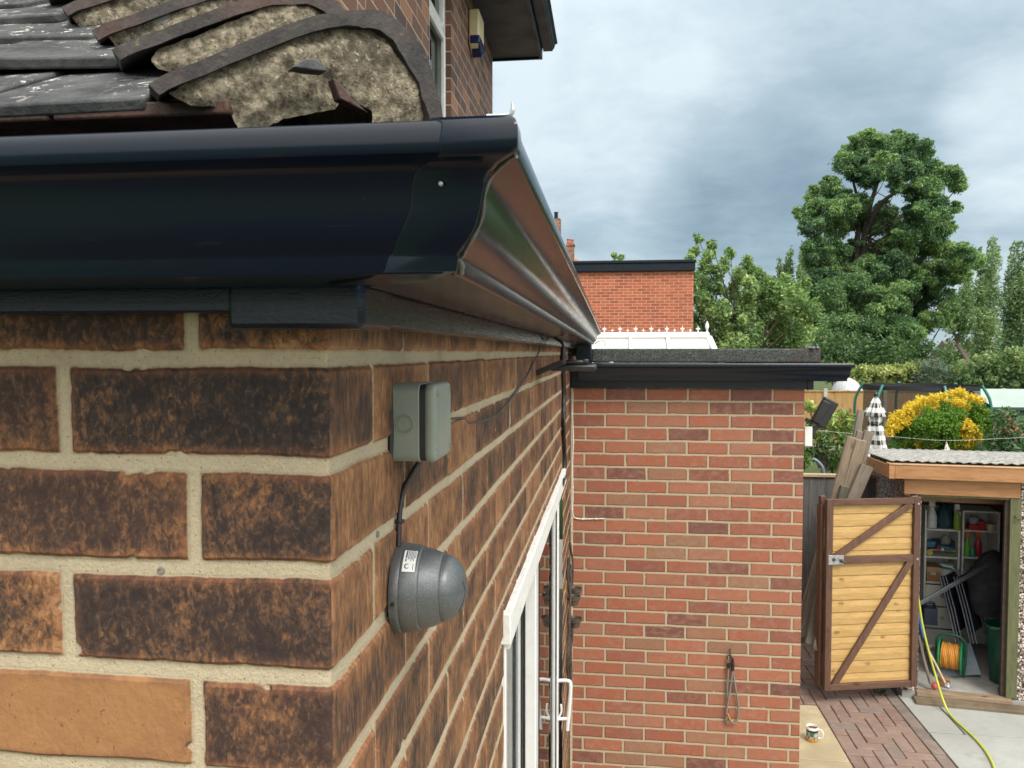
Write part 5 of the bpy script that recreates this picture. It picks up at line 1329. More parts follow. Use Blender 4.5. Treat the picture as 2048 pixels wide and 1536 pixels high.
def leaves(name, clumps, ll, lw, mat, parent=None, droop=0.0, lean=(0, 0, 0), dens=1.0, up=.35, shell=.55, spread=.18, fold=.25):
    """clumps: (centre, (rx,ry,rz), n, tint); leaf shaped quads through each clump's volume"""
    Vs, Fs, T = [], [], []
    k = 0
    for c_, r_, n_, t_ in clumps:
        n_ = max(4, int(n_ * dens))
        d = RNG.normal(size=(n_, 3)); d /= np.linalg.norm(d, axis=1)[:, None]
        rad = RNG.random(n_) ** (1 / 3.0); rad = rad * (1 - shell) + shell * RNG.random(n_) ** .18
        lumpy = 1 + .22 * np.sin(d[:, 0] * 5 + c_[0] * 9) * np.cos(d[:, 2] * 6 + c_[1] * 7)
        pos = np.array(c_) + (d * (rad * lumpy)[:, None] + RNG.normal(size=(n_, 3)) * .13) * np.array(r_)
        ax = RNG.normal(size=(n_, 3)) + d * .9 + np.array([0, 0, -droop * 1.6]) + np.array(lean)
        ax /= np.linalg.norm(ax, axis=1)[:, None]
        nn = RNG.normal(size=(n_, 3)) * .8 + d * .6 + np.array([0, 0, up * 2]); sd = np.cross(ax, nn); sd /= (np.linalg.norm(sd, axis=1)[:, None] + 1e-9)
        nr = np.cross(sd, ax)
        L = ll * (.6 + .8 * RNG.random(n_))[:, None]; W = lw * (.6 + .8 * RNG.random(n_))[:, None]
        a = pos - ax * L / 2; b = pos + ax * L / 2 - nr * L * fold * .5; m1 = pos + sd * W / 2 + nr * L * fold * .2; m2 = pos - sd * W / 2 + nr * L * fold * .2
        Vs.append(np.stack([a, m1, b, m2], 1).reshape(-1, 3))
        T.append(np.repeat(np.clip(t_ + RNG.normal(size=n_) * spread, 0, 1), 4))
        k += n_
    V = np.concatenate(Vs); T = np.concatenate(T).astype(np.float32); nf = len(V) // 4
    me = bpy.data.meshes.new(name)
    me.vertices.add(len(V)); me.vertices.foreach_set('co', V.reshape(-1).astype(np.float32))
    me.loops.add(len(V)); me.loops.foreach_set('vertex_index', np.arange(len(V), dtype=np.int32))
    me.polygons.add(nf); me.polygons.foreach_set('loop_start', np.arange(0, len(V), 4, dtype=np.int32)); me.polygons.foreach_set('loop_total', np.full(nf, 4, np.int32))
    me.update(calc_edges=True)
    at = me.attributes.new('tint', 'FLOAT', 'POINT'); at.data.foreach_set('value', T)
    me.materials.append(mat); return link(name, me, parent)
def pc_(px, py, r, D, n=None, t=.5, dj=0, sq=(1, 1, 1), area=260):
    c = atd(px, py, D + dj); rr_ = r * D / F
    return (tuple(c), (rr_ * sq[0], rr_ * sq[1], rr_ * sq[2]), n if n else int(area * (r / 24) ** 2), t)
M_bark = simple('grey_brown_bark', (.085, .065, .050), .9, .4, 8, .01)
M_barkd = simple('dark_bark', (.045, .036, .028), .9, .4, 8, .01)
def trunk(parent, base, tips, r0, mat, fork=None, wig=.25, nm='trunk'):
    mb = MB(); rr = random.Random(int(abs(base[0]) * 100) + len(tips)); base = Vector(base); fork = Vector(fork or base)
    if (fork - base).length > .1:
        mb.tube(curve([base, base.lerp(fork, .5) + Vector((rr.uniform(-wig, wig) * .4, 0, 0)), fork], 5), [r0 * (1 - .35 * i / 10) for i in range(11)], 9)
    for t in tips:
        t = Vector(t); L = (t - fork).length
        mid = fork.lerp(t, .5) + Vector((rr.uniform(-1, 1), rr.uniform(-1, 1), rr.uniform(-.3, .6))) * wig * min(1, L / 4)
        c = curve([fork, mid, t], 5); rs = [max(.009, r0 * .30 * (1 - .92 * i / (len(c) - 1))) for i in range(len(c))]
        mb.tube(c, rs, 6)
    return ob(nm, mb, mat, parent, smooth=60)

# --- tall evergreen
TD = 40.0
zoomc = [(640,130,90),(560,180,80),(850,100,62),(760,160,90),(970,170,90),(1000,260,80),(480,260,66),(590,300,90),(780,280,90),(900,300,80),(640,360,66),(1200,345,66),(1260,400,50),(1090,330,72),(1050,420,72),(390,410,56),(300,490,74),(430,490,74),(215,600,62),(255,690,66),(350,590,90),(480,560,74),(540,640,84),(420,710,70),(585,520,56),(840,410,50),(950,470,50),(1080,560,86),(980,600,76),(1110,640,76),(1240,560,36),(1190,690,46),(760,580,62),(740,660,84),(830,720,62),(920,710,76),(1100,740,70),(1120,840,66),(300,850,80),(420,870,84),(560,870,80),(330,950,96),(700,870,90),(850,860,84),(960,900,92),(800,960,96),(650,1000,96),(480,1050,100),(350,1080,90),(900,1050,96),(1180,900,84),(1280,890,76),(1370,920,56),(1200,1010,84),(1100,1010,84),(1280,1010,54),(560,1180,110),(400,1250,110),(720,1200,90),(860,1160,90),(980,1180,96),(1150,1170,80),(1200,1250,52),(600,1350,120),(450,1400,110),(800,1350,110),(950,1350,100),(1080,1320,60),(300,1200,84),(300,1400,100),(1150,1340,42),(700,1480,120),(900,1480,110),(520,1500,100)]
M_euc = leaf_mat('evergreen_leaf', [(0, (.026, .064, .030)), (.35, (.055, .118, .042)), (.65, (.100, .180, .052)), (1, (.17, .25, .07))], .25)
cl_, tips = [], []
rr = random.Random(5)
for zx, zy, r_ in zoomc:
    px, py, rp = 1548 + zx * .2929, 250 + zy * .2929, r_ * .2929 * 1.10
    t_ = .36 + rr.uniform(-.26, .26) + (.10 if zx > 1050 or 700 < zy < 900 else 0) 
    dj = rr.uniform(-2.6, 2.6)
    for q in range(5):
        a_ = rr.uniform(-.3, 3.44); o_ = rp * rr.uniform(.85, 1.15); cl_.append(pc_(px + math.cos(a_) * o_, py - math.sin(a_) * o_ * .85, rp * rr.uniform(.16, .28), TD, int(rp * 2.6), t_ + rr.uniform(-.1, .3), dj - .6 + rr.uniform(-.8, .8), (1.5, 1, .7)))
    cl_.append(pc_(px, py + 3, min(rp * 1.02, 25), TD, None, t_, dj, (1.05, 1.1, .88), 620))
    for q in range(4 if rp < 27 else 8):
        a_ = rr.uniform(0, 6.28); cl_.append(pc_(px + math.cos(a_) * rp * .80, py + math.sin(a_) * rp * .68, rp * .42 * rr.uniform(.8, 1.15), TD, None, t_ + rr.uniform(-.2, .26), dj - .5 + rr.uniform(-.8, .6), (1.05, 1, .85), 800))
    if rr.random() < .42: tips.append(tuple(atd(px, py + rp * .3, TD + dj * .7)))
for px, py, rp in ((1735, 600, 85), (1740, 660, 95), (1690, 560, 55), (1800, 560, 60), (1690, 640, 70), (1800, 640, 60), (1740, 540, 60), (1700, 690, 70), (1780, 690, 60), (1840, 480, 40), (1780, 450, 35)):
    cl_.append(pc_(px, py, rp, TD, int(rp * rp * .30), .34, 2.4, (1, .28, .9)))
for i in range(64):
    px, py = rr.uniform(1655, 1815), rr.uniform(560, 735); rp = rr.uniform(14, 27)
    cl_.append(pc_(px, py, rp, TD, int(rp * rp * .55), .36 + rr.uniform(-.28, .30), rr.uniform(-3.4, -1.2), (1.15, .9, .75)))
et = thing('evergreen_tree', 'tall dark evergreen tree with clumped crown rising above the garden', 'tree', atd(1735, 760, TD) - Vector((0, 0, atd(1735, 760, TD).z)))
leaves('crown', cl_, .16, .055, M_euc, et, .25, (-.5, 0, 0), 2.5, .35, .5, .13)
def limbs(parent, nodes, tips, r0, mat, name):
    # nodes: main stem from the ground up; each tip springs from a stem point well below it
    mb = MB(); st_ = curve(nodes, 5); n = len(st_)
    mb.tube(st_, [r0 * (1 - .8 * i / (n - 1)) for i in range(n)], 8)
    for t in tips:
        t = Vector(t); best = min(st_, key=lambda q: abs((t.z - q.z) - .75 * math.hypot(t.x - q.x, t.y - q.y) - .2) + .15 * (t - q).length)
        L = (t - best).length; mid = best.lerp(t, .55) + Vector((rr.uniform(-.2, .2), rr.uniform(-.2, .2), -.10 * L))
        c = curve([best, mid, t], 4); mb.tube(c, [max(.008, .010 + .011 * L) * (1 - .75 * i / (len(c) - 1)) for i in range(len(c))], 5)
    return ob(name, mb, mat, parent, smooth=60)
g0 = atd(1715, 760, TD)
limbs(et, [(g0.x, TD * .99, 0), atd(1722, 600, TD), atd(1728, 480, TD), atd(1738, 420, TD), atd(1752, 375, TD), atd(1768, 330, TD)], tips, .25, M_barkd, 'trunk')
limbs(et, [atd(1722, 560, TD), atd(1712, 500, TD), atd(1722, 430, TD + .5), atd(1712, 385, TD + .5), atd(1700, 340, TD + .5)], tips[::2], .20, M_barkd, 'limb')
limbs(et, [atd(1729, 470, TD), atd(1760, 410, TD - .4), atd(1800, 380, TD - .4), atd(1850, 355, TD - .4)], tips[1::3], .16, M_barkd, 'limb')
# --- broad leaved tree at the left
BD = 23.0
M_ash = leaf_mat('fresh_green_leaf', [(0, (.040, .085, .026)), (.4, (.085, .150, .042)), (.75, (.155, .230, .070)), (1, (.26, .33, .13))], .35)
bt_ = thing('broadleaf_tree', 'light green broadleaf tree with open upright shoots beside the red brick building', 'tree', (atd(1480, 900, BD).x, BD, 0))
cl_, tips = [], []
shoots = [(1396, 478, 9), (1391, 500, 10), (1424, 488, 9), (1418, 510, 12), (1408, 530, 14), (1462, 507, 10), (1450, 525, 12), (1438, 545, 14), (1494, 526, 12), (1485, 548, 15), (1380, 515, 8), (1474, 560, 16), (1512, 548, 14), (1500, 575, 18), (1400, 560, 20), (1425, 575, 18), (1392, 595, 22), (1415, 610, 20), (1460, 590, 16), (1530, 570, 16), (1540, 600, 22),
          (1440, 625, 22), (1405, 640, 26), (1395, 675, 26), (1430, 665, 28), (1465, 650, 26), (1490, 620, 22), (1520, 630, 26), (1555, 625, 26), (1585, 640, 24), (1500, 665, 28), (1540, 665, 28), (1580, 670, 26), (1610, 665, 22), (1470, 690, 26), (1600, 690, 20), (1425, 700, 26), (1520, 700, 26), (1565, 700, 26), (1385, 640, 14), (1388, 560, 10), (1510, 605, 24), (1545, 578, 18), (1562, 592, 24), (1590, 605, 24), (1604, 575, 18), (1482, 602, 20), (1530, 560, 12), (1572, 560, 12), (1620, 620, 22)]
for px, py, r_ in shoots:
    dj = rr.uniform(-1.4, 1.4); t_ = .45 + rr.uniform(-.15, .15)
    cl_.append(pc_(px, py, r_, BD, None, t_, dj, (1, 1.2, 1.05), 210 if r_ < 18 else 170))
    for q in range(2):
        a_ = rr.uniform(0, 6.28); cl_.append(pc_(px + math.cos(a_) * r_ * .9, py + math.sin(a_) * r_ * .9, r_ * .45, BD, None, t_ + rr.uniform(-.1, .25), dj + rr.uniform(-.5, .5), (1, 1, 1), 260))
    tips.append(tuple(atd(px, py, BD + dj)))
leaves('crown', cl_, .118, .058, M_ash, bt_, .1, (-.3, 0, .2), 3.0, .3, .25, .2)
trunk(bt_, (atd(1480, 900, BD).x, BD * .99, 0), tips, .14, M_bark, atd(1485, 740, BD), .5)
# a sprig of another tree above the far building
sd_ = 27.0
sp_ = thing('far_tree', 'sprig of a light green tree top above the flat black roof edge', 'tree', (atd(1235, 900, sd_).x, sd_, 0))
leaves('crown', [pc_(1228, 510, 6, sd_, 40, .55), pc_(1243, 514, 6, sd_, 40, .6), pc_(1236, 522, 10, sd_, 60, .45), pc_(1238, 545, 20, sd_, 200, .4), pc_(1234, 580, 30, sd_, 300, .4)], .15, .075, M_ash, sp_)
trunk(sp_, (atd(1235, 900, sd_).x, sd_, 0), [tuple(atd(1228, 512, sd_)), tuple(atd(1243, 514, sd_))], .09, M_bark, atd(1236, 590, sd_), .1)

# --- poplars
M_pop = leaf_mat('poplar_leaf', [(0, (.040, .085, .030)), (.4, (.080, .150, .048)), (.75, (.15, .235, .085)), (1, (.27, .35, .16))], .3)
def poplar(lab, D, cols, base_px, dens=1.0):
    t = thing('poplar_tree', lab, 'tree', (atd(base_px, 700, D).x, D * .98, 0), 'poplars in the distance')
    cl_ = []; tp = []
    for (x0, y0, x1, y1, wd) in cols:
        n = 13
        for i in range(n):
            f = i / (n - 1); px = x0 + (x1 - x0) * f + rr.uniform(-3, 3); py = y0 + (y1 - y0) * f
            r_ = wd * (.45 + .85 * min(1, f * 2.2)) * rr.uniform(.75, 1.2)
            if rr.random() < .06: continue
            if py > 655 and (1868 < px < 1906 or 1918 < px < 1962) and py < 722: continue
            cl_.append(pc_(px, py, r_, D, None, .5 + rr.uniform(-.2, .2), rr.uniform(-1, 1), (.85, 1, 1.4), 560))
            for q in range(2):
                cl_.append(pc_(px + rr.uniform(-1, 1) * r_, py + rr.uniform(-.6, .8) * r_, r_ * .4, D, None, .6 + rr.uniform(-.2, .2), rr.uniform(-1, 1), (.8, .8, 1.5), 330))
        tp.append(tuple(atd(x0, y0 + 8, D)))
    leaves('crown', cl_, .26, .11, M_pop, t, 0, (.55, 0, .9), dens, .2, .3, .2)
    trunk(t, (atd(base_px, 700, D).x, D * .985, 0), tp, .22, M_bark, atd(base_px, 690, D), .3)
poplar('slender wind blown poplar standing right of the tall evergreen', 62, [(1985, 484, 1968, 735, 22), (1962, 500, 1958, 730, 13)], 1967)
poplar('slender poplar at the right edge of the picture', 64, [(2030, 494, 2014, 735, 20), (2046, 490, 2052, 735, 19), (2078, 500, 2080, 735, 18)], 2022)
poplar('lower poplar showing through the right flank of the evergreen', 60, [(1935, 560, 1915, 735, 20), (1900, 600, 1895, 735, 16)], 1915)
poplar('wind blown poplar with twin tops left of the tall evergreen', 58, [(1578, 507, 1565, 700, 16), (1560, 520, 1550, 700, 12)], 1566)
poplar('narrow poplar half hidden behind the evergreen crown', 57, [(1606, 504, 1600, 700, 15)], 1602)
# --- dark shrubs below the evergreen
M_dkl = leaf_mat('dark_shrub_leaf', [(0, (.020, .050, .016)), (.5, (.045, .100, .026)), (1, (.10, .18, .045))], .25)
ds = thing('dark_shrub', 'dark green shrub filling the foot of the evergreen behind the gutter end', 'shrub', (atd(1690, 800, 31).x, 31, 0))
leaves('foliage', [pc_(x, y, r_, 31, None, t_, rr.uniform(-1, 1), (1, 1, 1), 260) for x, y, r_, t_ in ((1650, 690, 30, .5), (1680, 700, 34, .35), (1720, 700, 34, .3), (1660, 720, 30, .25), (1700, 725, 30, .2), (1750, 705, 30, .35), (1790, 700, 28, .4), (1830, 700, 26, .4), (1862, 705, 20, .5), (1850, 690, 18, .4), (1645, 665, 20, .8), (1660, 745, 24, .2), (1630, 700, 22, .55), (1720, 735, 24, .25), (1780, 730, 22, .3))], .16, .08, M_dkl, ds)
ob('stem', MB().tube([(atd(1690, 800, 31).x, 31, 0), atd(1690, 720, 31)], .06, 7), M_barkd, ds)
# --- hedge along the back, overgrown
M_hdy = leaf_mat('hedge_leaf_yellow', [(0, (.060, .095, .022)), (.4, (.120, .170, .040)), (.75, (.220, .260, .070)), (1, (.36, .36, .12))], .35)
M_hdb = leaf_mat('hedge_leaf_green', [(0, (.030, .070, .028)), (.4, (.070, .135, .048)), (.75, (.13, .21, .070)), (1, (.26, .29, .09))], .3)
def hedge(lab, D, pts, mat, base_px, ll=.14, lw=.06, cat='hedge'):
    t = thing('hedge', lab, cat, (atd(base_px, 800, D).x, D, 0))
    c = []
    for x, y, r_, t_ in pts:
        c.append(pc_(x, y, r_, D, None, t_, rr.uniform(-.6, .6), (1.1, 1, .9), 330))
        for q in range(3): c.append(pc_(x + rr.uniform(-1, 1) * r_, y - r_ * rr.uniform(.2, .9), r_ * .35, D, None, t_ + .2, -.4 + rr.uniform(-.4, .4), (1, 1, 1), 300))
    leaves('foliage', c, ll, lw, mat, t, 0, (-.2, 0, .5), 1.0, .3, .4, .17)
    ob('stem', MB().tube([(atd(base_px, 800, D).x, D, 0), atd(base_px, 770, D)], .05, 7), M_barkd, t)
hedge('yellow green leafy hedge over the timber fence left of the trampoline', 25.5, [(x, 752 + rr.uniform(-5, 4), 22, .5 + rr.uniform(-.15, .15)) for x in range(1690, 1850, 13)] + [(x, 780, 22, .4) for x in range(1690, 1850, 16)], M_hdy, 1770)
hedge('blue green conifer bush behind the trampoline net', 25, [(1850, 740, 20, .35), (1870, 733, 20, .3), (1885, 745, 20, .3), (1860, 760, 22, .25), (1890, 768, 20, .3), (1838, 758, 16, .4)], leaf_mat('blue_conifer_leaf', [(0, (.035, .065, .045)), (.5, (.070, .115, .075)), (1, (.15, .20, .12))], .2), 1868, .12, .03, 'bush')
hedge('lush tall hedge with reddish tips behind the green shed roof', 25, [(1905, 752, 20, .45), (1925, 748, 22, .5), (1945, 742, 24, .55), (1968, 738, 24, .55), (1990, 732, 26, .55), (2015, 728, 28, .6), (2040, 726, 30, .6), (2070, 730, 34, .5), (1920, 775, 22, .35), (1950, 772, 26, .35), (1980, 768, 28, .4), (2010, 765, 30, .4), (2035, 778, 30, .35), (2048, 800, 24, .35), (2065, 785, 34, .35), (2100, 740, 44, .5), (2100, 790, 40, .4)], M_hdb, 1985)
# off to the right the hedge and garden trees go on (seen only in reflections)
for i, (x_, y_, hgt) in enumerate(((9.5, 12, 3.2), (12, 16, 4.5), (16, 21, 6), (20, 28, 7.5), (27, 36, 9))):
    t = thing('garden_tree', 'bushy garden tree to the right of the outbuilding', 'tree', (x_, y_, 0), 'garden trees beyond the outbuilding')
    cc = [((x_ + rr.uniform(-1, 1) * hgt * .35, y_ + rr.uniform(-1, 1) * hgt * .3, hgt * rr.uniform(.3, .85)), (hgt * .25,) * 3, 220, .45 + rr.uniform(-.15, .15)) for _ in range(9)]
    leaves('crown', cc, .26, .15, M_ash, t); trunk(t, (x_, y_, 0), [c[0] for c in cc[:5]], .1, M_bark, (x_, y_, hgt * .3))

# --- yellow and green bush
YD = 13.2
M_yb = leaf_mat('golden_privet_leaf', [(0, (.045, .11, .018)), (.30, (.11, .225, .030)), (.52, (.20, .34, .045)), (.60, (.50, .36, .025)), (.8, (.68, .50, .045)), (1, (.80, .64, .10))], .3)
yb = thing('golden_bush', 'rounded green bush with bright yellow patches beside the closed parasol', 'bush', (atd(1878, 900, YD).x, YD, 0))
cl_ = []
for i in range(150):
    a_ = rr.uniform(0, 6.283); f = math.sqrt(rr.random()); x = 1878 + math.cos(a_) * 98 * f; y = 853 + math.sin(a_) * 58 * f
    dj = -1.0 * math.sqrt(max(0, 1 - f * f)) + .55
    yel = (y < 853 - 58 * math.sqrt(max(0, 1 - ((x - 1878) / 98) ** 2)) + (24 if x < 1880 else 14) and x < 1962) or (x < 1828 and y < 858 - (x - 1780) * .3) or (1915 < x < 1975 and y > 862) or (1918 < x < 1945 and 832 < y < 866) or (1800 < x < 1930 and y > 884 and rr.random() < .45)
    cl_.append(pc_(x, y, 13, YD, 170, .80 if yel else .30 + rr.uniform(-.08, .08), dj, (1, 1, .8)))
for x, y in ((1800, 828), (1818, 820), (1836, 808), (1850, 800), (1866, 796), (1884, 793), (1902, 788), (1918, 783), (1928, 790), (1945, 796), (1958, 800), (1790, 840), (1782, 852), (1778, 866), (1795, 855), (1812, 845)):
    cl_.append(pc_(x, y, 9, YD, 130, .82, -.25, (1.1, 1, .9)))
for x, y in ((1955, 812), (1966, 822), (1950, 828), (1972, 836), (1940, 815), (1975, 838), (1982, 855), (1984, 872), (1978, 888), (1940, 905), (1880, 905), (1820, 905), (1790, 895), (1900, 912), (1850, 912)):
    cl_.append(pc_(x, y, 13, YD, 160, .3, 0))
cl_ += [pc_(1878, 860 + 45 * k, 92, YD, 1500, .25, .7, (1, .8, .62)) for k in range(3)]
leaves('foliage', cl_, .050, .026, M_yb, yb, 0, (0, 0, .5), 1.0, .5, .35, .07)
ob('stem', MB().tube([(atd(1878, 900, YD).x, YD + .4, 0), (atd(1878, 900, YD).x, YD + .5, 1.6)], .05, 7), M_bark, yb)
# --- pieris at the right
pb = thing('pieris_bush', 'dark green bush with reddish leaf tips at the right edge of the garden', 'bush', (atd(2030, 900, 12.6).x, 12.6, 0))
cl_ = [pc_(x, y, r_, 12.6, None, t_, rr.uniform(-.4, .3), (1, 1, 1), 300) for x, y, r_, t_ in ((1998, 835, 15, .4), (2012, 830, 15, .5), (2025, 842, 18, .4), (2005, 855, 20, .3), (2030, 862, 20, .35), (1995, 880, 18, .25), (2020, 888, 22, .3), (2045, 880, 22, .35), (2050, 856, 18, .4), (2000, 905, 18, .25), (2035, 908, 20, .3), (2070, 890, 24, .3), (2060, 850, 18, .4))]
cl_ += [pc_(x, y, 6, 12.6, 24, .88, -.4) for x, y in ((2003, 828), (2013, 836), (2008, 848), (2022, 845), (2032, 856), (2016, 862), (2040, 870), (1996, 858), (2028, 878))]
leaves('foliage', cl_, .095, .030, leaf_mat('pieris_leaf', [(0, (.025, .065, .025)), (.4, (.055, .125, .045)), (.75, (.10, .17, .06)), (.85, (.14, .095, .045)), (1, (.19, .09, .045))], .25), pb, .1)
ob('stem', MB().tube([(atd(2030, 900, 12.6).x, 12.6, 0), (atd(2030, 900, 12.6).x, 12.6, 1.2)], .04, 7), M_bark, pb)
# --- rhododendron on the left
RD = 10.4
rb = thing('rhododendron_bush', 'glossy leaved bush between the brick corner and the leaning timber', 'bush', (atd(1655, 940, RD).x, RD, 0))
cl_ = [pc_(x, y, r_, RD, None, t_, rr.uniform(-.35, .35), (1, 1, .9), 190) for x, y, r_, t_ in ((1618, 812, 12, .85), (1632, 818, 11, .8), (1660, 838, 15, .75), (1680, 835, 15, .8), (1700, 840, 13, .7), (1640, 850, 16, .5), (1670, 858, 18, .55), (1695, 862, 15, .6), (1620, 870, 14, .3), (1650, 880, 17, .35), (1680, 885, 17, .4), (1615, 900, 15, .25), (1640, 908, 17, .3), (1668, 915, 17, .4), (1610, 925, 14, .2), (1650, 930, 16, .3), (1675, 935, 16, .3), (1700, 890, 14, .4), (1625, 845, 12, .4))]
leaves('foliage', cl_, .105, .034, leaf_mat('glossy_leaf', [(0, (.030, .070, .018)), (.4, (.075, .150, .030)), (.75, (.17, .25, .045)), (1, (.32, .36, .070))], .25, .32), rb, .1, (0, 0, .25), 1.0, .5, .3)
tp = [tuple(atd(x, y, RD)) for x, y in ((1622, 825), (1645, 850), (1665, 860), (1690, 870), (1625, 880), (1650, 900), (1630, 872))]
trunk(rb, (atd(1650, 940, RD).x, RD, 0), tp, .035, M_bark, atd(1648, 950, RD), .1, 'stem')

# ================================================================== GARDEN FURNITURE BEYOND
# timber fence with concrete posts
FD = 23.5
fz = EYE - (781 - 705) * FD / F
M_lap = wood_mat('golden_fence_board', (.36, .215, .085), (.48, .305, .135), (.12, .05, .02), .7, .35, .5)
M_cpost = simple('concrete_post', (.40, .39, .36), .9, .12, 8)
fx_ = [atd(px, 800, FD) for px in (1531, 1650, 1769, 1888, 2007, 2126)]
tf = thing('panel_fence', 'golden timber panel fence with grey concrete posts across the back garden', 'fence', fx_[0] - Vector((0, 0, fx_[0].z)))
for i in range(5):
    a_, b_ = fx_[i], fx_[i + 1]; d = (b_ - a_); d.z = 0
    fm = MB(); n = 14
    FMx = frame((a_.x, a_.y, 0), d)
    L = d.length
    for k in range(n): fm.box2((.07 + (L - .14) * k / n, .004 * (k % 2), .15), (.07 + (L - .14) * (k + 1.06) / n, .014 + .004 * (k % 2), fz - .03))
    pn = ob('fence_panel', fm, M_lap, tf, FMx)
    ob('capping', MB().box2((.06, -.03, fz - .028), (L - .06, .05, fz)), M_lap, pn, FMx)
    ob('gravel_board', MB().box2((.06, 0, 0), (L - .06, .04, .15)), M_cpost, pn, FMx)
for p in fx_: ob('fence_post', MB().box2((p.x - .055, p.y - .06, 0), (p.x + .055, p.y + .05, fz + .06)), M_cpost, tf, bevel=.02)
# pale rounded tank behind the fence
tk = atd(1702, 775, 24.6)
tag(ob('plastic_dome', MB().lathe([(.55, -.9)] + [(.55 * math.cos(i * math.pi / 16), .85 * math.sin(i * math.pi / 16)) for i in range(0, 8)] + [(.0003, .85)], 24, Matrix.Translation((tk.x - .12, tk.y, fz - .5))), simple('pale_plastic', (.42, .45, .47), .3), smooth=50), 'pale rounded plastic dome peeping over the timber fence', 'dome')
# trampoline
TR = 17.6; tc = atd(1838, 900, TR); tc.z = 0
tr_ = thing('trampoline', 'trampoline with black safety net and bent green poles behind the golden bush', 'trampoline', tc)
rad_ = 1.24; zt2 = EYE - (768 - 705) * TR / F
M_tg = simple('green_pole', (.030, .155, .130), .35, .1, 10)
nm, g, b = newmat('black_safety_net'); fin(g, b, (.012, .014, .016), .8)
tp_ = g.n.new('ShaderNodeBsdfTransparent'); mx = g.n.new('ShaderNodeMixShader'); mx.inputs[0].default_value = .55
g.l.new(tp_.outputs[0], mx.inputs[1]); g.l.new(b.outputs[0], mx.inputs[2]); g.l.new(mx.outputs[0], g.n['Material Output'].inputs[0])
def ring(r_, z, n=48): return [tc + Vector((r_ * math.cos(i * 2 * math.pi / n), r_ * math.sin(i * 2 * math.pi / n), z)) for i in range(n + 1)]
ob('net', MB().strip(ring(rad_ * .95, .8), ring(rad_ * .93, zt2 - .10)), nm, tr_, smooth=60)
rg = [p + Vector((0, 0, -.028 * abs(math.sin(i * math.pi / 8)))) for i, p in enumerate(ring(rad_ * .93, zt2))]
ob('top_band', MB().strip(ring(rad_ * .93, zt2 - .11), rg), simple('black_band', (.016, .018, .022), .7), tr_, smooth=60)
for k in range(6):
    a_ = R(-160 + 60 * k + 12); u = Vector((math.cos(a_), math.sin(a_), 0))
    ob('pole', MB().tube(curve([tc + u * (rad_ + .12), tc + u * (rad_ + .12) + Vector((0, 0, 1.3)), tc + u * (rad_ + .10) + Vector((0, 0, zt2 - .35)), tc + u * (rad_ * .95) + Vector((0, 0, zt2))], 5), .030, 9), M_tg, tr_, smooth=60)
ob('mat', MB().lathe([(.0003, .76), (rad_ * .9, .76), (rad_, .78), (rad_, .80), (rad_ * .9, .79), (.0003, .78)], 40, Matrix.Translation(tc)), M_black, tr_)
ob('frame_ring', MB().tube(ring(rad_ + .03, .74), .03, 8), M_tg, tr_, smooth=60)
# green shed
sh = thing('green_shed', 'low green timber shed with pale grey roof at the right edge', 'shed', atd(2010, 840, 20.3) * 1.0)
SD2 = 20.3
s0, s1 = atd(1932, 776, SD2 + 1.0), atd(1924, 805, SD2)
xl_ = atd(1943, 806, SD2).x; zE = EYE - (806 - 705) * SD2 / F; zR = EYE - (773 - 705) * (SD2 + 1.1) / F
sm_ = MB()
for k in range(9):
    z0 = zE - .04 - (k + 1) * .14
    sm_.prism([(xl_, SD2 - .0, z0), (xl_, SD2 - .02, z0), (xl_, SD2 + .0 - .004, z0 + .14), (xl_, SD2 + .03, z0 + .14), (xl_, SD2 + .03, z0)], (3.2, 0, 0))
sm_.box2((xl_, SD2 + .031, 0), (xl_ + 3.2, SD2 + 2.2, zE - .05)).box2((xl_, SD2 - .001, 0), (xl_ + 3.2, SD2 + .03, zE - 1.3))
ob('wall', sm_, simple('green_cladding', (.12, .175, .145), .6, .12, 6), sh)
ob('roof', MB().prism([(xl_ - .12, SD2 - .12, zE - .01), (xl_ - .12, SD2 + 1.1, zR), (xl_ - .12, SD2 + 2.35, zE - .01), (xl_ - .12, SD2 + 1.1, zR - .03)], (3.4, 0, 0)), simple('pale_green_roof', (.30, .36, .335), .5, .05, 3), sh)
ob('fascia', MB().box2((xl_ - .12, SD2 - .13, zE - .08), (xl_ + 3.3, SD2 - .10, zE - .012)), simple('dark_green_trim', (.05, .08, .07), .6), sh)
# parasol
PDp = 11.6; pp = atd(1750, 900, PDp)
pa = thing('parasol', 'closed black and white checked parasol beside the golden bush', 'parasol', (pp.x, pp.y, 0))
def gz_(py): return EYE - (py - 705) * PDp / F
pxs = PDp / F
m, g, b = newmat('gingham_cloth'); uvn = g.coord('UV'); u, v, _ = g.sep(uvn)
bu = g.m('GREATER_THAN', g.m('FRACT', u), .5); bv = g.m('GREATER_THAN', g.m('FRACT', v), .5)
s_ = bu * .5 + bv * .5
fin(g, b, g.mix(s_, (.80, .79, .76), (.025, .027, .035)), .8, None, .2); m_ging = m
def canopy(prof, nf, amp, n=60, u0=0.):
    V = []; k = 0; vs_ = []; fs_ = []; uv = []
    for i, (r_, z, x) in enumerate(prof):
        for j in range(n + 1):
            a_ = 2 * math.pi * j / n; rr2 = r_ * (1 + amp * math.cos(nf * a_ + i * .25))
            vs_.append((pp.x + x + rr2 * math.cos(a_), pp.y + rr2 * math.sin(a_), z)); uv.append((u0 + j / n * 9, z * 7.4))
    for i in range(len(prof) - 1):
        for j in range(n): q = i * (n + 1) + j; fs_.append((q, q + 1, q + n + 2, q + n + 1))
    return vs_, fs_, uv
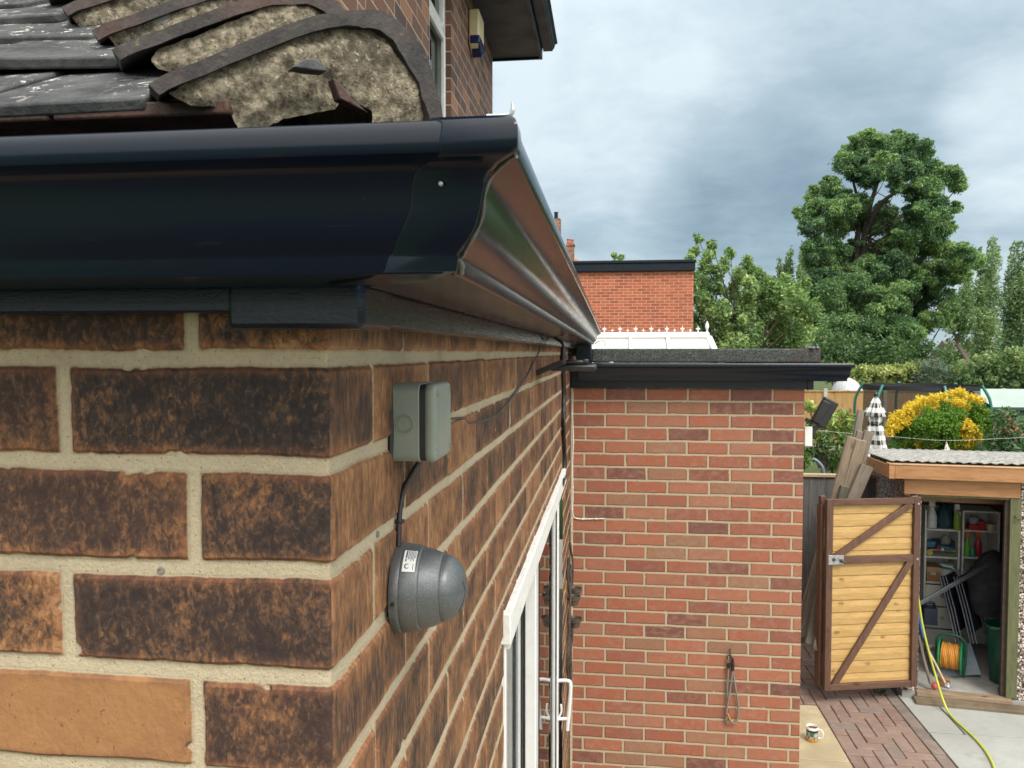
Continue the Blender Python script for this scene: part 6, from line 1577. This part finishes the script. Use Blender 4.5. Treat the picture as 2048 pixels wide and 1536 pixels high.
def canopy_ob(name, prof, nf, amp, u0=0.):
    vs_, fs_, uv = canopy(prof, nf, amp, 60, u0); mb = MB().add(vs_, fs_)
    o = ob(name, mb, m_ging, pa, smooth=80, fixn=False); lay = o.data.uv_layers.new(name='UVMap')
    for l in o.data.loops: lay.data[l.index].uv = uv[l.vertex_index]
    return o
canopy_ob('canopy', [(14 * pxs, gz_(822), -.01), (12.5 * pxs, gz_(836), -.012), (10.5 * pxs, gz_(847), -.012), (13.5 * pxs, gz_(855), -.008), (14.5 * pxs, gz_(870), 0), (16 * pxs, gz_(890), .012), (19 * pxs, gz_(908), .02), (18 * pxs, gz_(930), .02), (11 * pxs, gz_(960), .0)], 5, .22)
canopy_ob('valance', [(2.5 * pxs, gz_(790), 0), (6 * pxs, gz_(799), 0), (11 * pxs, gz_(811), -.004), (16 * pxs, gz_(822), -.008), (19.5 * pxs, gz_(831), -.01), (18.6 * pxs, gz_(832), -.01), (15 * pxs, gz_(823), -.008)], 4, .20, .3)
ob('tie_strap', MB().tube([Vector((pp.x - .012 + 11.5 * pxs * math.cos(i * .4), pp.y + 11.5 * pxs * math.sin(i * .4), gz_(847))) for i in range(17)], .012, 6), M_black, pa, smooth=60)
ob('finial', MB().lathe([(.0003, gz_(783)), (3.5 * pxs, gz_(785)), (4.5 * pxs, gz_(789)), (4 * pxs, gz_(793)), (.0003, gz_(794))], 16, Matrix.Translation((pp.x, pp.y, 0))), M_black, pa, smooth=50)
ob('pole', MB().tube([(pp.x, pp.y, 0), (pp.x, pp.y, gz_(795))], .019, 10), wood_mat('parasol_pole', (.30, .17, .08), (.40, .24, .12)), pa, smooth=60)
# washing line with a little flag cloth
LD = 9.4
lp2 = [atd(1626, 861, LD), atd(1690, 866, LD), atd(1770, 872, LD), atd(1840, 878, LD), atd(1893, 881, LD), atd(1960, 879, LD), atd(2060, 874, LD), atd(2300, 858, LD)]
tag(ob('washing_line', MB().tube(curve([atd(1626, 885, LD), atd(1626, 862, LD)] + lp2[1:], 5), .0024, 6), simple('white_line', (.42, .44, .42), .6), smooth=60), 'thin pale washing line strung across the garden', 'washing line')
cl0 = atd(1893, 883, LD)
m, g, b = newmat('floral_cloth'); c = g.coord('Object'); fin(g, b, g.mix(g.m('GREATER_THAN', g.noise(c, 60, 2), .56), (.74, .71, .66), (.34, .12, .10)), .85)
tag(ob('hanging_cloth', MB().prism([cl0 + Vector((x_ * LD / F, y_, -z_ * LD / F)) for x_, y_, z_ in ((0, 0, 0), (4, .01, 8), (10, 0, 22), (6, -.02, 27), (-2, .01, 27), (-5, 0, 22), (-2, -.01, 8))], (0, .012, 0)), m, bevel=.002), 'small white patterned cloth pegged on the washing line', 'cloth')

# ================================================================== BUILDINGS BEYOND
BY = 20.0
nbd = thing('flat_roof_building', 'bright red brick building with a flat black roof edge', 'building', (0, BY + 2, 0))
xa_, xb2 = -2.5, aty(1387, 600, BY).x; zt3 = aty(1300, 541, BY).z; ztt = aty(1300, 521, BY).z
ob('wall', MB().box2((xa_, BY, 0), (xb2, BY + 6, zt3)), M_far, nbd, uv=(.1, 0))
ob('fascia', MB().box2((xa_, BY - .10, zt3 - .02), (xb2 + .03, BY + 6.1, ztt - .07)).box2((xa_, BY - .13, ztt - .0695), (xb2 + .05, BY + 6.1, ztt)), M_up_black, nbd, bevel=.01)
# conservatory
CY = 12.0
cs_ = thing('conservatory', 'white conservatory roof with fleur cresting and a finial', 'conservatory', (0, CY, 0))
cx0, cx1 = -1.2, aty(1414, 680, CY).x; crz = aty(1300, 666, CY).z; 
M_poly = simple('white_roof_sheet', (.44, .44, .41), .4, .03, 2)
run_ = 2.4; drop_ = 1.25; zl = aty(1300, 676, CY).z
ob('roof_sheet', MB().prism([(cx0, CY - .04, zl), (cx0, CY - run_, zl - drop_), (cx0, CY - run_, zl - drop_ - .03), (cx0, CY - .04, zl - .03)], (cx1 - cx0, 0, 0)), M_poly, cs_)
ob('roof_sheet', MB().prism([(cx0, CY + .04, zl), (cx0, CY + run_, zl - drop_), (cx0, CY + run_, zl - drop_ - .03), (cx0, CY + .04, zl - .03)], (cx1 - cx0, 0, 0)), M_poly, cs_)
ob('roof_sheet', MB().add([(cx1, CY, zl - .002), (cx1 + .33, CY - run_, zl - drop_), (cx1 + .35, CY + run_, zl - drop_)], [(0, 1, 2)]), M_poly, cs_, solid=.03)
ob('ridge', MB().box2((cx0, CY - .06, crz - .075), (cx1 + .03, CY + .06, crz - .002)).box2((cx0, CY - .035, crz - .0015), (cx1 + .0, CY + .035, crz + .012)), M_white, cs_, bevel=.006)
sl_ = Vector((0, -run_, -drop_)).normalized()
for px in (1113, 1187, 1260, 1334):
    x_ = aty(px, 680, CY).x
    ob('glazing_bar', MB().beam(Vector((x_, CY - .05, zl + .015)), Vector((x_, CY - run_, zl - drop_ + .02)), .045, .04, (0, 0, 1)), M_white, cs_, bevel=.004)
ob('glazing_bar', MB().beam(Vector((cx1 + .02, CY - .02, zl + .01)), Vector((cx1 + .31, CY - run_ * .9, zl - drop_ + .02)), .09, .05, (0, 0, 1)), M_white, cs_, bevel=.006)
crz2 = crz + .012
def crest(x_, h):
    mb = MB(); w_ = h * .30
    mb.prism([(x_ - w_ * .35, CY - .006, crz2), (x_ - w_ * .2, CY - .006, crz2 + h * .35), (x_ - w_, CY - .006, crz2 + h * .38), (x_ - w_, CY - .006, crz2 + h * .55), (x_ - w_ * .25, CY - .006, crz2 + h * .62), (x_, CY - .006, crz2 + h),
              (x_ + w_ * .25, CY - .006, crz2 + h * .62), (x_ + w_, CY - .006, crz2 + h * .55), (x_ + w_, CY - .006, crz2 + h * .38), (x_ + w_ * .2, CY - .006, crz2 + h * .35), (x_ + w_ * .35, CY - .006, crz2)], (0, .012, 0))
    ob('cresting', mb, M_white, cs_)
for k in range(14): crest(aty(1396 - 15.6 * k, 670, CY).x, .104 if k % 2 == 0 else .064)
fxx = aty(1414, 670, CY).x
ob('finial', MB().lathe([(.035, 0), (.030, .02), (.014, .04), (.012, .055), (.026, .09), (.030, .115), (.020, .155), (.004, .19), (.0003, .192)], 16, Matrix.Translation((fxx, CY, crz2 - .03))), M_white, cs_, smooth=60)
ob('frame', MB().box2((cx0, CY - run_, .0), (cx1 + .33, CY - run_ + .06, .6)).box2((cx0, CY - run_, zl - drop_ - .12), (cx1 + .33, CY - run_ + .06, zl - drop_ - .031)), M_white, cs_)
for k in range(5):
    x_ = cx0 + (cx1 + .33 - cx0 - .07) * k / 4; ob('mullion', MB().box2((x_, CY - run_ + .002, .6), (x_ + .07, CY - run_ + .058, zl - drop_ - .121)), M_white, cs_)
ob('glass_pane', MB().box2((cx0, CY - run_ + .026, .6), (cx1 + .3, CY - run_ + .032, zl - drop_ - .121)), M_glass, cs_)
# houses further off
M_terr = simple('terracotta_roof', (.40, .115, .065), .8, .2, 4)
M_slate = simple('brown_tiled_roof', (.17, .125, .115), .85, .2, 3)
def pot(mb, p, h=.5): mb.lathe([(.11, 0), (.12, h * .1), (.10, h * .15), (.09, h * .85), (.115, h * .9), (.115, h), (.07, h)], 12, Matrix.Translation(p))
HD = 46.0
h1 = thing('distant_house', 'distant house with orange tiled roof and chimney above the flat black roof edge', 'house', (atd(1120, 600, HD).x, HD, 0))
e_ = atd(1172, 523, HD); tpz = atd(1145, 503, HD)
ob('wall', MB().box2((e_.x - 9, HD + .6, 0), (e_.x - .3, HD + 7, e_.z - .3)), M_far, h1, uv=(0, 0))
ob('roof', MB().add([(e_.x + .15, HD, e_.z - .3), (tpz.x, HD + 3.6, tpz.z), (tpz.x - 8, HD + 3.6, tpz.z), (e_.x - 9.5, HD, e_.z - .3), (e_.x + .15, HD + 7.4, e_.z - .3), (e_.x - 9.5, HD + 7.4, e_.z - .3)], [(0, 1, 2, 3), (0, 4, 1), (4, 5, 2, 1), (3, 2, 5)]), M_terr, h1)
cb_, ct_ = atd(1142, 508, HD + 2), atd(1141, 488, HD + 2)
chm = ob('chimney', MB().box2((ct_.x - .22, ct_.y - .3, cb_.z - 1), (ct_.x + .22, ct_.y + .3, ct_.z)).box2((ct_.x - .27, ct_.y - .35, ct_.z - .14), (ct_.x + .27, ct_.y + .35, ct_.z - .05)), M_up, h1, uv=(0, 0))
pm = MB(); pot(pm, Vector((ct_.x - .12, ct_.y, ct_.z)), .30); ob('chimney_pot', pm, M_terr, chm, smooth=40)
pm = MB(); pot(pm, Vector((ct_.x + .1, ct_.y, ct_.z)), .26); ob('chimney_pot', pm, M_terr, chm, smooth=40)
HD = 36.0
h2 = thing('distant_house', 'distant house of which only a chimney stack shows past the long gutter edge', 'house', (atd(1090, 600, HD).x, HD, 0))
ct_ = atd(1104, 424, HD); 
ob('wall', MB().box2((ct_.x - 7, HD, 0), (ct_.x + .0, HD + 7, 5.0)), M_far, h2, uv=(0, 0))
ob('roof', MB().prism([(ct_.x + .1, HD - .3, 4.9), (ct_.x + .1, HD + 3.5, ct_.z - 1.9), (ct_.x + .1, HD + 7.3, 4.9)], (-7.2, 0, 0)), M_terr, h2)
chm = ob('chimney', MB().box2((ct_.x - .25, ct_.y + 3.2, ct_.z - 2.6), (ct_.x + .18, ct_.y + 3.8, ct_.z + .25)), M_up, h2, uv=(0, 0))
pm = MB(); pot(pm, Vector((ct_.x - .05, ct_.y + 3.5, ct_.z + .25)), .35); ob('chimney_pot', pm, M_up_black, chm, smooth=40)
HD = 78.0
for px0, px1, lab in ((1876, 1899, 'distant brown roofed brick house behind the hedge, left of the two'), (1925, 1957, 'distant brown roofed brick house behind the hedge, right of the two')):
    a_, b_ = atd(px0 - 4, 714, HD), atd(px1, 714, HD); t = thing('distant_house', lab, 'house', (a_.x, HD, 0))
    zt_h = atd(px1, 681 if px0 < 1900 else 678, HD).z
    ob('wall', MB().box2((a_.x + .1, HD, 0), (b_.x - .1, HD + 6, a_.z)), M_far, t, uv=(0, 0))
    ob('roof', MB().prism([(a_.x - .1, HD - .35, a_.z - .1), (a_.x - .1, HD + 3, zt_h), (a_.x - .1, HD + 6.4, a_.z - .1)], (b_.x - a_.x + .2, 0, 0)), M_slate, t)
    ob('gutter', MB().box2((a_.x - .1, HD - .45, a_.z - .16), (b_.x + .1, HD - .355, a_.z - .04)), M_black, t)
